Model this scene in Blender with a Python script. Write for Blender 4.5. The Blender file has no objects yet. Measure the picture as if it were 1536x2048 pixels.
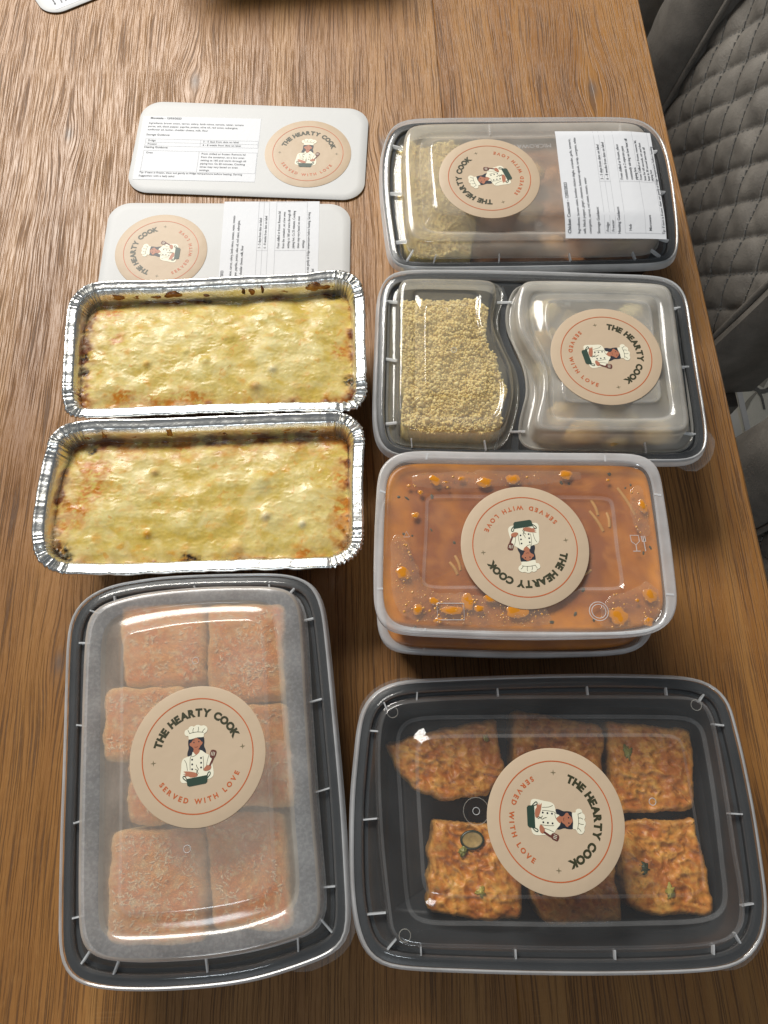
import bpy, bmesh, math, random
import numpy as np
from mathutils import Vector, Matrix, noise
random.seed(7)
S = bpy.context.scene
COL = S.collection
R = math.radians

# ------------------------------------------------------------------ camera
cam_d = bpy.data.cameras.new('camera')
cam = bpy.data.objects.new('camera', cam_d)
COL.objects.link(cam)
cam_d.sensor_fit = 'VERTICAL'
cam_d.sensor_height = 24.0
cam_d.lens = 1500.0 / 2048.0 * 24.0
cam_d.clip_start = 0.01
cam_d.clip_end = 50
def cam_matrix(tilt, roll, yaw, h):
    d = Vector((0, math.sin(tilt), -math.cos(tilt)))
    r = Vector((1, 0, 0))
    u = r.cross(d)
    c, s = math.cos(roll), math.sin(roll)
    r2 = r * c + u * s
    u2 = u * c - r * s
    m = Matrix((r2, u2, -d)).transposed()
    m = Matrix.Rotation(yaw, 3, 'Z') @ m
    m = m.to_4x4()
    m.translation = (0, 0, h)
    return m
cam.matrix_world = cam_matrix(R(20.41), R(1.48), R(-3.519), 0.4304)
S.camera = cam

# ------------------------------------------------------------------ world, window light, exposure
W = bpy.data.worlds.new('World')
S.world = W
W.use_nodes = True
W.node_tree.nodes['Background'].inputs['Color'].default_value = (0.86, 0.93, 1.0, 1)
W.node_tree.nodes['Background'].inputs['Strength'].default_value = 0.115

def area(name, loc, target, sx, sy, power, color):
    l = bpy.data.lights.new(name, 'AREA')
    l.shape = 'RECTANGLE'
    l.size, l.size_y, l.energy, l.color = sx, sy, power, color
    o = bpy.data.objects.new(name, l)
    COL.objects.link(o)
    o.location = loc
    o.rotation_euler = (Vector(target) - Vector(loc)).to_track_quat('-Z', 'Y').to_euler()
    return o
def from_dir(az, el, dist, target):       # az: degrees to the left of +Y
    a, e = R(az), R(el)
    return (target[0] - math.sin(a) * math.cos(e) * dist, target[1] + math.cos(a) * math.cos(e) * dist, target[2] + math.sin(e) * dist)
TG = (-0.05, 0.25, 0.0)
area('window_light', from_dir(25, 42, 2.6, TG), TG, 1.45, 0.85, 100, (1.0, 0.965, 0.90))
TG2 = (0.02, 0.0, 0.0)
area('room_window_light', from_dir(168, 40, 2.2, TG2), TG2, 0.45, 0.45, 9.5, (0.86, 0.94, 1.0))
S.view_settings.view_transform = 'Standard'
S.view_settings.look = 'None'
S.view_settings.exposure = 0.0
S.view_settings.gamma = 1.0
S.cycles.use_denoising = True
S.cycles.max_bounces = 16
S.cycles.transparent_max_bounces = 32
S.cycles.sample_clamp_indirect = 4.0

# ------------------------------------------------------------------ object helpers
BASE = {}
def empty(name, base, label, cat, group=None):
    o = bpy.data.objects.new(name, None)
    COL.objects.link(o)
    o.location = base
    o.empty_display_size = 0.02
    BASE[o.name] = Vector(base)
    o['label'] = label
    o['category'] = cat
    if group: o['group'] = group
    return o
def mesh_of(name, verts, faces, mats, smooth=True, fmat=None, col=None, sharp=48):
    me = bpy.data.meshes.new(name)
    me.from_pydata([tuple(v) for v in verts], [], faces)
    for m in (mats if isinstance(mats, (list, tuple)) else [mats]):
        me.materials.append(m)
    if smooth:
        me.polygons.foreach_set('use_smooth', [True] * len(me.polygons))
    if fmat is not None:
        me.polygons.foreach_set('material_index', fmat)
    if col is not None:
        a = me.attributes.new('tone', 'FLOAT_COLOR', 'POINT')
        a.data.foreach_set('color', np.array([(c[0], c[1], c[2], 1.0) for c in col], dtype=np.float32).ravel())
    me.update()
    if smooth and col is None and sharp: me.set_sharp_from_angle(angle=R(sharp))
    return me
def build(name, vf, mat, parent=None, base=None, smooth=True, fmat=None, col=None, label=None, cat=None, group=None, kind=None):
    verts, faces = vf
    if parent is not None:
        b = BASE[parent.name]
    else:
        b = Vector(base) if base is not None else Vector((0, 0, 0))
    me = mesh_of(name, [(v[0] - b[0], v[1] - b[1], v[2] - b[2]) for v in verts], faces, mat, smooth, fmat, col)
    o = bpy.data.objects.new(name, me)
    COL.objects.link(o)
    if parent is not None:
        o.parent = parent
    else:
        o.location = b
    BASE[o.name] = b
    if label: o['label'] = label
    if cat: o['category'] = cat
    if group: o['group'] = group
    if kind: o['kind'] = kind
    return o

# ------------------------------------------------------------------ shape helpers (millimetres in, metres out)
def cr(pts, k=10):
    P = np.array(pts, float)
    n = len(P)
    out = []
    for i in range(n):
        p0, p1, p2, p3 = P[(i - 1) % n], P[i], P[(i + 1) % n], P[(i + 2) % n]
        d1 = max(np.linalg.norm(p2 - p1), 1e-6)
        d0 = max(np.linalg.norm(p1 - p0), 1e-6)
        d2 = max(np.linalg.norm(p3 - p2), 1e-6)
        m1 = ((p1 - p0) / d0 * d1 + (p2 - p1) * d0 / d1 * d1 / d0) * 0.5 if False else (p2 - p0) / (d0 + d1) * d1
        m2 = (p3 - p1) / (d1 + d2) * d1
        for j in range(k):
            t = j / k
            out.append((2*t**3 - 3*t**2 + 1) * p1 + (t**3 - 2*t**2 + t) * m1 + (-2*t**3 + 3*t**2) * p2 + (t**3 - t**2) * m2)
    return np.array(out)
def smooth_ring(Q, w):
    n = len(Q)
    for _ in range(w):
        Q = (np.roll(Q, 1, 0) + 2 * Q + np.roll(Q, -1, 0)) / 4
    return Q
def ring(pts, N=160, sm=2):
    """closed smooth outline, sampled by angle round its centre so that nested outlines match up"""
    D = cr(pts, 12)
    lo, hi = D.min(0), D.max(0)
    c = (lo + hi) / 2
    h = (hi - lo) / 2
    q = (D - c) / h
    ang = np.unwrap(np.arctan2(q[:, 1], q[:, 0]))
    if ang[-1] < ang[0]:
        ang, D = ang[::-1], D[::-1]
    ang = np.maximum.accumulate(ang + np.arange(len(ang)) * 1e-9)
    a3 = np.concatenate([ang - 2 * np.pi, ang, ang + 2 * np.pi])
    D3 = np.concatenate([D, D, D])
    t = np.linspace(-np.pi, np.pi, N, endpoint=False)
    o = np.stack([np.interp(t, a3, D3[:, 0]), np.interp(t, a3, D3[:, 1])], -1)
    return smooth_ring(o, sm)
def off(Q, d):
    """inset by d millimetres (positive = inwards; outlines run anticlockwise)"""
    if d == 0: return Q.copy()
    t = np.roll(Q, -1, 0) - np.roll(Q, 1, 0)
    t /= np.maximum(np.linalg.norm(t, axis=1, keepdims=True), 1e-9)
    n = np.stack([-t[:, 1], t[:, 0]], -1)
    o = Q + n * d
    if abs(d) > 3:
        o = smooth_ring(o, 2)
    return o
def shift(Q, dx, dy): return Q + np.array([dx, dy])
def loft(rings, cap=True, cap0=False):
    """rings: list of (outline in mm, z in mm or array of z) -> verts in metres, faces"""
    V, F = [], []
    N = len(rings[0][0])
    for q, z in rings:
        zz = np.broadcast_to(z, (N,))
        for i in range(N):
            V.append((q[i, 0] / 1000, q[i, 1] / 1000, zz[i] / 1000))
    for k in range(len(rings) - 1):
        a, b = k * N, (k + 1) * N
        for i in range(N):
            j = (i + 1) % N
            F.append((a + i, a + j, b + j, b + i))
    if cap:
        q, z = rings[-1]
        a = (len(rings) - 1) * N
        c = len(V)
        V.append((q[:, 0].mean() / 1000, q[:, 1].mean() / 1000, float(np.mean(z)) / 1000))
        for i in range(N): F.append((a + i, a + (i + 1) % N, c))
    if cap0:
        q, z = rings[0]
        c = len(V)
        V.append((q[:, 0].mean() / 1000, q[:, 1].mean() / 1000, float(np.mean(z)) / 1000))
        for i in range(N): F.append(((i + 1) % N, i, c))
    return V, F
def join(*vfs):
    V, F = [], []
    for v, f in vfs:
        o = len(V)
        V += list(v)
        F += [tuple(i + o for i in q) for q in f]
    return V, F
def box(cx, cy, cz, sx, sy, sz, rot=0):
    c, s = math.cos(rot), math.sin(rot)
    V = []
    for z in (-1, 1):
        for x, y in ((-1, -1), (1, -1), (1, 1), (-1, 1)):
            X, Y = x * sx / 2, y * sy / 2
            V.append((cx + X * c - Y * s, cy + X * s + Y * c, cz + z * sz / 2))
    return V, [(3, 2, 1, 0), (4, 5, 6, 7), (0, 1, 5, 4), (1, 2, 6, 5), (2, 3, 7, 6), (3, 0, 4, 7)]
def tube(pts, r, n=8, closed=False):
    P = [Vector(p) for p in pts]
    V, F = [], []
    m = len(P)
    for i, p in enumerate(P):
        a = P[(i - 1) % m] if (closed or i) else p
        b = P[(i + 1) % m] if (closed or i < m - 1) else p
        t = (b - a).normalized()
        u = t.cross(Vector((0, 0, 1)))
        if u.length < 1e-4: u = t.cross(Vector((0, 1, 0)))
        u.normalize()
        w = t.cross(u)
        rr = r[i] if hasattr(r, '__len__') else r
        for k in range(n):
            an = 2 * math.pi * k / n
            V.append(tuple(p + (u * math.cos(an) + w * math.sin(an)) * rr))
    for i in range(m if closed else m - 1):
        j = (i + 1) % m
        for k in range(n):
            l = (k + 1) % n
            F.append((i * n + k, i * n + l, j * n + l, j * n + k))
    if not closed:
        F.append(tuple(range(n))[::-1])
        F.append(tuple((m - 1) * n + k for k in range(n)))
    return V, F
_ico = {}
def ico(sub):
    if sub not in _ico:
        bm = bmesh.new()
        bmesh.ops.create_icosphere(bm, subdivisions=sub, radius=1)
        bm.verts.ensure_lookup_table()
        _ico[sub] = ([tuple(v.co) for v in bm.verts], [tuple(v.index for v in f.verts) for f in bm.faces])
        bm.free()
    return _ico[sub]
def fbm(x, y, z=0.0, o=4):
    return noise.fractal(Vector((x, y, z)), 1.0, 2.0, o)
def ellipsoid(c, r, rot=0.0, sub=2, amp=0.0, fr=1.0, seed=0.0, flat=None):
    v, f = ico(sub)
    cs, sn = math.cos(rot), math.sin(rot)
    V = []
    for x, y, z in v:
        k = 1 + amp * fbm(x * fr + seed, y * fr, z * fr + seed * 2)
        if flat is not None and z < flat: z = flat
        X, Y, Z = x * r[0] * k, y * r[1] * k, z * r[2] * k
        V.append((c[0] + X * cs - Y * sn, c[1] + X * sn + Y * cs, c[2] + Z))
    return V, f
def inside(px, py, Q):
    x, y = Q[:, 0], Q[:, 1]
    x2, y2 = np.roll(x, -1), np.roll(y, -1)
    c = ((y > py) != (y2 > py)) & (px < (x2 - x) * (py - y) / np.where(y2 == y, 1e-9, y2 - y) + x)
    return bool(c.sum() % 2)

# ------------------------------------------------------------------ materials
class NT:
    def __init__(s, name):
        s.m = bpy.data.materials.new(name)
        s.m.use_nodes = True
        s.t = s.m.node_tree
        s.t.nodes.clear()
        s.out = s.n('ShaderNodeOutputMaterial')
    def n(s, kind, **kw):
        x = s.t.nodes.new(kind)
        for k, v in kw.items():
            if isinstance(k, str) and hasattr(x, k): setattr(x, k, v)
        return x
    def l(s, a, b): s.t.links.new(a, b)
    def noise(s, vec, scale, detail=3, rough=0.5, dist=0.0):
        x = s.n('ShaderNodeTexNoise')
        x.inputs['Scale'].default_value = scale
        x.inputs['Detail'].default_value = detail
        x.inputs['Roughness'].default_value = rough
        x.inputs['Distortion'].default_value = dist
        if vec is not None: s.l(vec, x.inputs['Vector'])
        return x.outputs['Fac']
    def ramp(s, fac, stops, interp='LINEAR'):
        x = s.n('ShaderNodeValToRGB')
        x.color_ramp.interpolation = interp
        e = x.color_ramp.elements
        while len(e) < len(stops): e.new(0.5)
        for i, (p, c) in enumerate(stops):
            e[i].position = p
            e[i].color = (*c, 1) if len(c) == 3 else c
        s.l(fac, x.inputs['Fac'])
        return x.outputs['Color']
    def math(s, op, a, b=0.0, c=0.0, clamp=False):
        x = s.n('ShaderNodeMath')
        x.operation = op
        x.use_clamp = clamp
        for i, v in enumerate((a, b, c)):
            if isinstance(v, (int, float)): x.inputs[i].default_value = v
            else: s.l(v, x.inputs[i])
        return x.outputs[0]
    def mix(s, f, a, b, blend='MIX'):
        x = s.n('ShaderNodeMix')
        x.data_type = 'RGBA'
        x.blend_type = blend
        for k, v in ((0, f), (6, a), (7, b)):
            if isinstance(v, (int, float)): x.inputs[k].default_value = v
            elif isinstance(v, tuple): x.inputs[k].default_value = (*v, 1)
            else: s.l(v, x.inputs[k])
        return x.outputs[2]
    def mr(s, v, a, b, c=0.0, d=1.0):
        x = s.n('ShaderNodeMapRange')
        for i, q in enumerate((a, b, c, d)): x.inputs[1 + i].default_value = q
        s.l(v, x.inputs[0])
        return x.outputs[0]
    def coord(s, scale=(1, 1, 1), loc=None):
        tc = s.n('ShaderNodeTexCoord')
        mp = s.n('ShaderNodeMapping')
        mp.inputs['Scale'].default_value = scale
        s.l(tc.outputs['Object'], mp.inputs['Vector'])
        return mp.outputs['Vector']
    def bump(s, h, strength, dist):
        x = s.n('ShaderNodeBump')
        x.inputs['Strength'].default_value = strength
        x.inputs['Distance'].default_value = dist
        s.l(h, x.inputs['Height'])
        return x.outputs['Normal']
    def pbr(s, color=None, rough=0.5, metal=0.0, spec=0.5, normal=None, sss=0.0, sssr=(0.004, 0.002, 0.001), coat=0.0):
        b = s.n('ShaderNodeBsdfPrincipled')
        def put(k, v):
            if v is None: return
            if isinstance(v, tuple): b.inputs[k].default_value = (*v, 1) if len(v) == 3 and k == 'Base Color' else v
            elif isinstance(v, (int, float)): b.inputs[k].default_value = v
            else: s.l(v, b.inputs[k])
        put('Base Color', color); put('Roughness', rough); put('Metallic', metal); put('Specular IOR Level', spec)
        if normal is not None: s.l(normal, b.inputs['Normal'])
        if sss:
            b.inputs['Subsurface Weight'].default_value = sss
            b.inputs['Subsurface Radius'].default_value = (1.0, 0.6, 0.3)
            b.inputs['Subsurface Scale'].default_value = sssr[0]
        if coat:
            b.inputs['Coat Weight'].default_value = coat
            b.inputs['Coat Roughness'].default_value = 0.12
        return b
    def done(s, sh):
        s.l(sh.outputs[0] if hasattr(sh, 'outputs') else sh, s.out.inputs['Surface'])
        return s.m

def plain(name, color, rough=0.5, metal=0.0, spec=0.5, bump=None):
    t = NT(name)
    nrm = None
    if bump:
        nrm = t.bump(t.noise(t.coord(), bump[0], 3), bump[1], bump[2])
    return t.done(t.pbr(color, rough, metal, spec, nrm))

def oak(name):
    t = NT(name)
    tc = t.n('ShaderNodeTexCoord')
    oi = t.n('ShaderNodeObjectInfo')
    rnd = oi.outputs['Random']
    sp = t.n('ShaderNodeSeparateXYZ')
    t.l(tc.outputs['Object'], sp.inputs[0])
    x, y = sp.outputs[0], sp.outputs[1]
    yo = t.math('ADD', y, t.math('MULTIPLY', rnd, 37.0))
    def vec(a, b, c=0.0):
        v = t.n('ShaderNodeCombineXYZ')
        for i, q in enumerate((a, b, c)):
            if isinstance(q, (int, float)): v.inputs[i].default_value = q
            else: t.l(q, v.inputs[i])
        return v.outputs[0]
    def sc(a, k): return t.math('MULTIPLY', a, k)
    w1 = t.noise(vec(sc(x, 9.0), sc(yo, 3.0)), 1.0, 1.0)
    w2 = t.noise(vec(sc(x, 30.0), sc(yo, 9.0)), 1.0, 2.0)
    w3 = t.noise(vec(sc(x, 140.0), sc(yo, 60.0)), 1.0, 2.0)
    xw = t.math('ADD', x, sc(t.math('SUBTRACT', w1, 0.5), 0.015))
    xw = t.math('ADD', xw, sc(t.math('SUBTRACT', w2, 0.5), 0.0045))
    xw = t.math('ADD', xw, sc(t.math('SUBTRACT', w3, 0.5), 0.0008))
    knot_c = None
    for kx, ky, kr in ((-0.1235 + 0.16, 0.5216 - 0.3, 0.0075), (-0.215 + 0.16, 0.47 - 0.3, 0.006), (-0.178 + 0.16, 0.075 - 0.3, 0.006), (0.185 + 0.16, 0.505 - 0.3, 0.009), (0.02 + 0.16, 0.455 - 0.3, 0.006)):
        dx = t.math('SUBTRACT', x, kx)
        dy = t.math('MULTIPLY', t.math('SUBTRACT', y, ky), 0.42)
        d2 = t.math('ADD', t.math('MULTIPLY', dx, dx), t.math('MULTIPLY', dy, dy))
        near = t.math('POWER', 2.718, t.math('MULTIPLY', d2, -1.0 / (2.2 * kr) ** 2))
        xw = t.math('SUBTRACT', xw, t.math('MULTIPLY', t.math('MULTIPLY', dx, near), 0.80))
        core = t.math('POWER', 2.718, t.math('MULTIPLY', d2, -1.0 / (0.45 * kr) ** 2))
        knot_c = core if knot_c is None else t.math('MAXIMUM', knot_c, core)
    band = t.noise(vec(sc(xw, 46.0), sc(yo, 0.8)), 1.0, 3.0)
    g1 = t.noise(vec(sc(xw, 1250.0), sc(yo, 15.0)), 1.0, 2.0)
    g2 = t.noise(vec(sc(xw, 2100.0), sc(yo, 60.0)), 1.0, 2.0)
    g3 = t.noise(vec(sc(xw, 1300.0), sc(yo, 190.0)), 1.0, 2.0)
    big = t.noise(vec(sc(x, 6.0), sc(yo, 3.0)), 1.0, 3.0)
    ray = t.noise(vec(sc(x, 60.0), sc(yo, 900.0)), 1.0, 1.0)
    pore = t.mr(g1, 0.51, 0.63)
    pore2 = t.mr(g2, 0.52, 0.70)
    patch = t.mr(big, 0.35, 0.68)
    c = t.ramp(band, [(0.28, (0.205, 0.080, 0.017)), (0.50, (0.285, 0.125, 0.031)), (0.70, (0.380, 0.188, 0.055))])
    c = t.mix(sc(patch, 0.40), c, (0.40, 0.188, 0.046))
    c = t.mix(sc(rnd, 0.20), c, (0.30, 0.150, 0.050))
    c = t.mix(t.math('MULTIPLY', pore, t.mr(band, 0.3, 0.7, 0.76, 0.52)), c, (0.050, 0.017, 0.003))
    c = t.mix(sc(pore2, 0.26), c, (0.110, 0.044, 0.011))
    c = t.mix(t.mr(g3, 0.52, 0.75, 0.0, 0.16), c, (0.48, 0.27, 0.095))
    c = t.mix(t.math('MULTIPLY', t.mr(ray, 0.62, 0.74), t.mr(big, 0.45, 0.6, 0.0, 0.16)), c, (0.52, 0.33, 0.15))
    c = t.mix(sc(knot_c, 0.75), c, (0.115, 0.085, 0.070))
    hgt = t.math('ADD', t.math('MULTIPLY', pore, -1.0), t.math('MULTIPLY', pore2, -0.35))
    hgt = t.math('ADD', hgt, sc(g3, 0.25))
    nrm = t.bump(hgt, 0.60, 0.00036)
    rough = t.math('ADD', t.mr(g2, 0.3, 0.7, 0.36, 0.50), sc(pore, 0.2))
    return t.done(t.pbr(c, rough, 0.0, 0.55, nrm))

def plastic(name, haze, rough=0.10, tint=(0.86, 0.88, 0.90), edge=0.34, frost=0.0, blur=0.0):
    """thin translucent polypropylene: clear share + milky share + gloss, milkier at grazing view"""
    t = NT(name)
    lw = t.n('ShaderNodeLayerWeight')
    lw.inputs['Blend'].default_value = 0.35
    v = t.coord()
    mott = t.noise(v, 55.0, 4)
    scr = t.noise(v, 700.0, 2)
    fac = t.math('ADD', t.math('MULTIPLY', t.math('POWER', lw.outputs['Facing'], 2.2), edge), t.mr(mott, 0.3, 0.7, haze * 0.80, haze * 1.2), clamp=True)
    if frost:
        fac = t.math('ADD', fac, t.mr(scr, 0.42, 0.75, 0.0, frost), clamp=True)
    tr = t.n('ShaderNodeBsdfTransparent')
    df = t.n('ShaderNodeBsdfDiffuse'); df.inputs['Color'].default_value = (*tint, 1)
    tl = t.n('ShaderNodeBsdfTranslucent'); tl.inputs['Color'].default_value = (*tint, 1)
    mk = t.n('ShaderNodeMixShader'); mk.inputs[0].default_value = 0.45
    t.l(df.outputs[0], mk.inputs[1]); t.l(tl.outputs[0], mk.inputs[2])
    if blur:
        rf = t.n('ShaderNodeBsdfRefraction'); rf.inputs['IOR'].default_value = 1.12; rf.inputs['Roughness'].default_value = 0.42
        bl = t.n('ShaderNodeMixShader'); bl.inputs[0].default_value = blur
        t.l(tr.outputs[0], bl.inputs[1]); t.l(rf.outputs[0], bl.inputs[2])
        tr = bl
    a = t.n('ShaderNodeMixShader')
    t.l(fac, a.inputs[0]); t.l(tr.outputs[0], a.inputs[1]); t.l(mk.outputs[0], a.inputs[2])
    fw = t.n('ShaderNodeLayerWeight'); fw.inputs['Blend'].default_value = 0.5
    fr = t.math('ADD', t.math('MULTIPLY', t.math('POWER', fw.outputs['Facing'], 5.0), 0.95), 0.045)
    gl = t.n('ShaderNodeBsdfGlossy'); gl.inputs['Roughness'].default_value = rough
    nb = t.bump(t.noise(v, 38.0, 2), 0.25, 0.0012)
    t.l(nb, gl.inputs['Normal'])
    g = t.n('ShaderNodeMixShader')
    t.l(t.math('MULTIPLY', fr, 1.0, clamp=True), g.inputs[0]); t.l(a.outputs[0], g.inputs[1]); t.l(gl.outputs[0], g.inputs[2])
    return t.done(g)

def foil_mat():
    t = NT('aluminium_foil')
    v = t.coord()
    n1 = t.noise(v, 130.0, 3, 0.6)
    n2 = t.noise(v, 620.0, 2, 0.6)
    h = t.math('ADD', n1, t.math('MULTIPLY', n2, 0.25))
    c = t.mix(t.mr(t.noise(v, 60.0, 2), 0.55, 0.75, 0.0, 0.35), (0.82, 0.82, 0.80), (0.70, 0.58, 0.36))
    return t.done(t.pbr(c, 0.31, 1.0, 0.5, t.bump(h, 0.42, 0.0011)))

def toned(name, rough=0.4, n_scale=400.0, n_amt=0.25, bump=(500.0, 0.4, 0.0004), sss=0.0, spots=None, spec=0.5, wet=None):
    """food whose own colours are stored per vertex in 'tone', broken up by fine noise"""
    t = NT(name)
    at = t.n('ShaderNodeAttribute'); at.attribute_name = 'tone'
    v = t.coord()
    c = at.outputs['Color']
    nz = t.noise(v, n_scale, 4, 0.6)
    k = t.mr(nz, 0.3, 0.7, 1.0 - n_amt, 1.0 + n_amt)
    mc = t.n('ShaderNodeCombineXYZ')
    for i in range(3): t.l(k, mc.inputs[i])
    c = t.mix(1.0, c, mc.outputs[0], 'MULTIPLY')
    if spots:
        for (sc_, lo, hi, amt, colr) in spots:
            c = t.mix(t.mr(t.noise(v, sc_, 3, 0.55, 0.6), lo, hi, 0.0, amt), c, colr)
    nrm = t.bump(t.noise(v, bump[0], 4, 0.6), bump[1], bump[2]) if bump else None
    rr = rough
    if wet: rr = t.mr(t.noise(v, wet[0], 3), 0.38, 0.62, wet[1], wet[2])
    return t.done(t.pbr(c, rr, 0.0, spec, nrm, sss=sss, sssr=(0.003, 0, 0)))

M = {}
M['oak'] = oak('oiled_oak')
M['clear'] = plastic('clear_lid_plastic', 0.05, 0.06)
M['clear2'] = plastic('clear_well_plastic', 0.20, 0.06, (0.92, 0.90, 0.82))
M['frost'] = plastic('misted_lid_plastic', 0.36, 0.20, edge=0.30, frost=0.10)
M['frost_panel'] = plastic('lightly_misted_lid_plastic', 0.42, 0.14, (0.74, 0.68, 0.61), edge=0.30, frost=0.06, blur=0.16)
M['semi'] = plastic('hazy_lid_plastic', 0.36, 0.09, (0.90, 0.87, 0.80), blur=0.20)
M['cloud'] = plastic('cloudy_lid_plastic', 0.52, 0.10, (0.86, 0.83, 0.76), edge=0.3, blur=0.8)
M['natural'] = plastic('natural_tub_plastic', 0.22, 0.12, edge=0.42)
M['souplid'] = plastic('soup_lid_plastic', 0.10, 0.06)
M['lip_milky'] = plastic('milky_fold_plastic', 0.58, 0.10, (0.86, 0.84, 0.79), edge=0.4)
M['lip_mist'] = plastic('misted_fold_plastic', 0.50, 0.10, (0.80, 0.76, 0.70), edge=0.4)
M['lip_soup'] = plastic('soup_lid_fold_plastic', 0.26, 0.08, edge=0.4)
M['lip'] = plastic('lid_fold_plastic', 0.14, 0.10, edge=0.5)
M['rim'] = plastic('lid_rim_plastic', 0.55, 0.16, edge=0.3)
M['flange'] = plastic('clear_flange_plastic', 0.06, 0.10, edge=0.42)
M['tick'] = plastic('moulded_rib_plastic', 0.62, 0.15)
M['black'] = plain('black_tray_plastic', (0.022, 0.024, 0.026), 0.34, spec=0.5, bump=(900.0, 0.12, 0.0003))
M['foil'] = foil_mat()
M['paper'] = plain('white_paper', (0.70, 0.71, 0.74), 0.6, bump=(260.0, 0.25, 0.0004))
M['card'] = plain('white_card_lid', (0.585, 0.585, 0.58), 0.55, bump=(90.0, 0.2, 0.0006))
M['card_edge'] = plain('card_edge', (0.30, 0.28, 0.22), 0.6)
M['kraft'] = plain('beige_sticker_paper', (0.545, 0.420, 0.295), 0.45, spec=0.28, bump=(48.0, 0.42, 0.0012))
M['ink'] = plain('grey_ink', (0.085, 0.09, 0.10), 0.6)
M['rule'] = plain('thin_rule_ink', (0.30, 0.31, 0.33), 0.6)
M['olive'] = plain('olive_ink', (0.036, 0.036, 0.014), 0.5)
M['orange_ink'] = plain('burnt_orange_ink', (0.50, 0.110, 0.028), 0.5)
M['star_ink'] = plain('taupe_ink', (0.185, 0.150, 0.085), 0.5)
M['cream'] = plain('cream_ink', (0.80, 0.76, 0.60), 0.5)
M['skin'] = plain('brown_skin_ink', (0.42, 0.155, 0.085), 0.5)
M['navy'] = plain('blue_black_ink', (0.018, 0.020, 0.030), 0.5)
M['pan'] = plain('dark_green_ink', (0.022, 0.050, 0.033), 0.5)
M['spat'] = plain('dark_red_brown_ink', (0.120, 0.030, 0.022), 0.5)

# ================================================================== setting: floor, rug, table
floor_mat = plain('pale_floor', (0.78, 0.77, 0.73), 0.5, bump=(14.0, 0.1, 0.002))
f = build('floor', ([(-3, -3, -0.75), (3, -3, -0.75), (3, 3, -0.75), (-3, 3, -0.75)], [(0, 1, 2, 3)]), floor_mat, smooth=False, kind='structure')
rug_mat = plain('cream_rug_pile', (0.84, 0.80, 0.69), 0.85, bump=(420.0, 0.5, 0.003))
rugline = plain('grey_rug_pattern', (0.19, 0.185, 0.17), 0.9, bump=(520.0, 0.8, 0.003))
rugpale = plain('pale_grey_rug_pattern', (0.40, 0.37, 0.31), 0.9, bump=(520.0, 0.6, 0.003))
rug = empty('rug', (0.95, 0.60, -0.75), 'cream rug with grey branching pattern, seen on the floor between two chairs', 'rug')
build('rug_pile', box(0.962, 0.60, -0.7455, 0.60, 1.6, 0.009), rug_mat, rug, smooth=False)
build('rug_border', box(0.6665, 0.60, -0.7400, 0.009, 1.6, 0.004), plain('white_rug_binding', (0.68, 0.67, 0.66), 0.7), rug, smooth=False)
def flat_stroke(pts, w, z, taper=True):
    P = np.array(pts, float)
    D = []
    n = len(P)
    for i in range(n - 1):
        p0, p1, p2, p3 = P[max(i - 1, 0)], P[i], P[i + 1], P[min(i + 2, n - 1)]
        for j in range(6):
            t = j / 6
            D.append(0.5 * ((2 * p1) + (-p0 + p2) * t + (2 * p0 - 5 * p1 + 4 * p2 - p3) * t * t + (-p0 + 3 * p1 - 3 * p2 + p3) * t ** 3))
    D.append(P[-1]); D = np.array(D)
    T = np.gradient(D, axis=0); T /= np.maximum(np.linalg.norm(T, axis=1, keepdims=True), 1e-9)
    Nn = np.stack([-T[:, 1], T[:, 0]], -1)
    V, F = [], []
    for i, p in enumerate(D):
        ww = (w[0] + (w[1] - w[0]) * i / (len(D) - 1)) / 2 if isinstance(w, tuple) else w / 2
        for s in (-1, 1): V.append((p[0] + s * Nn[i, 0] * ww, p[1] + s * Nn[i, 1] * ww, z))
    for i in range(len(D) - 1): F.append((2 * i, 2 * i + 2, 2 * i + 3, 2 * i + 1))
    return V, F
for pts, w, m, z in (
    ([(0.80, 0.82), (0.756, 0.774), (0.718, 0.735), (0.693, 0.708), (0.682, 0.688)], (0.026, 0.020), rugline, -0.7402),
    ([(0.685, 0.694), (0.676, 0.676), (0.675, 0.662), (0.684, 0.651), (0.697, 0.647), (0.706, 0.641), (0.722, 0.646), (0.74, 0.668)], (0.014, 0.006), rugline, -0.7398),
    ([(0.698, 0.646), (0.704, 0.630), (0.704, 0.605)], (0.006, 0.004), rugline, -0.7394),
    ([(0.668, 0.606), (0.682, 0.624), (0.697, 0.639)], (0.010, 0.003), rugpale, -0.7402),
    ([(0.692, 0.655), (0.702, 0.677), (0.717, 0.690), (0.735, 0.700)], (0.004, 0.007), rugpale, -0.7402),
    ([(0.708, 0.652), (0.722, 0.668), (0.738, 0.680)], (0.012, 0.004), rugpale, -0.7406)):
    build('pattern_stroke', flat_stroke(pts, w, z), m, rug)

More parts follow.
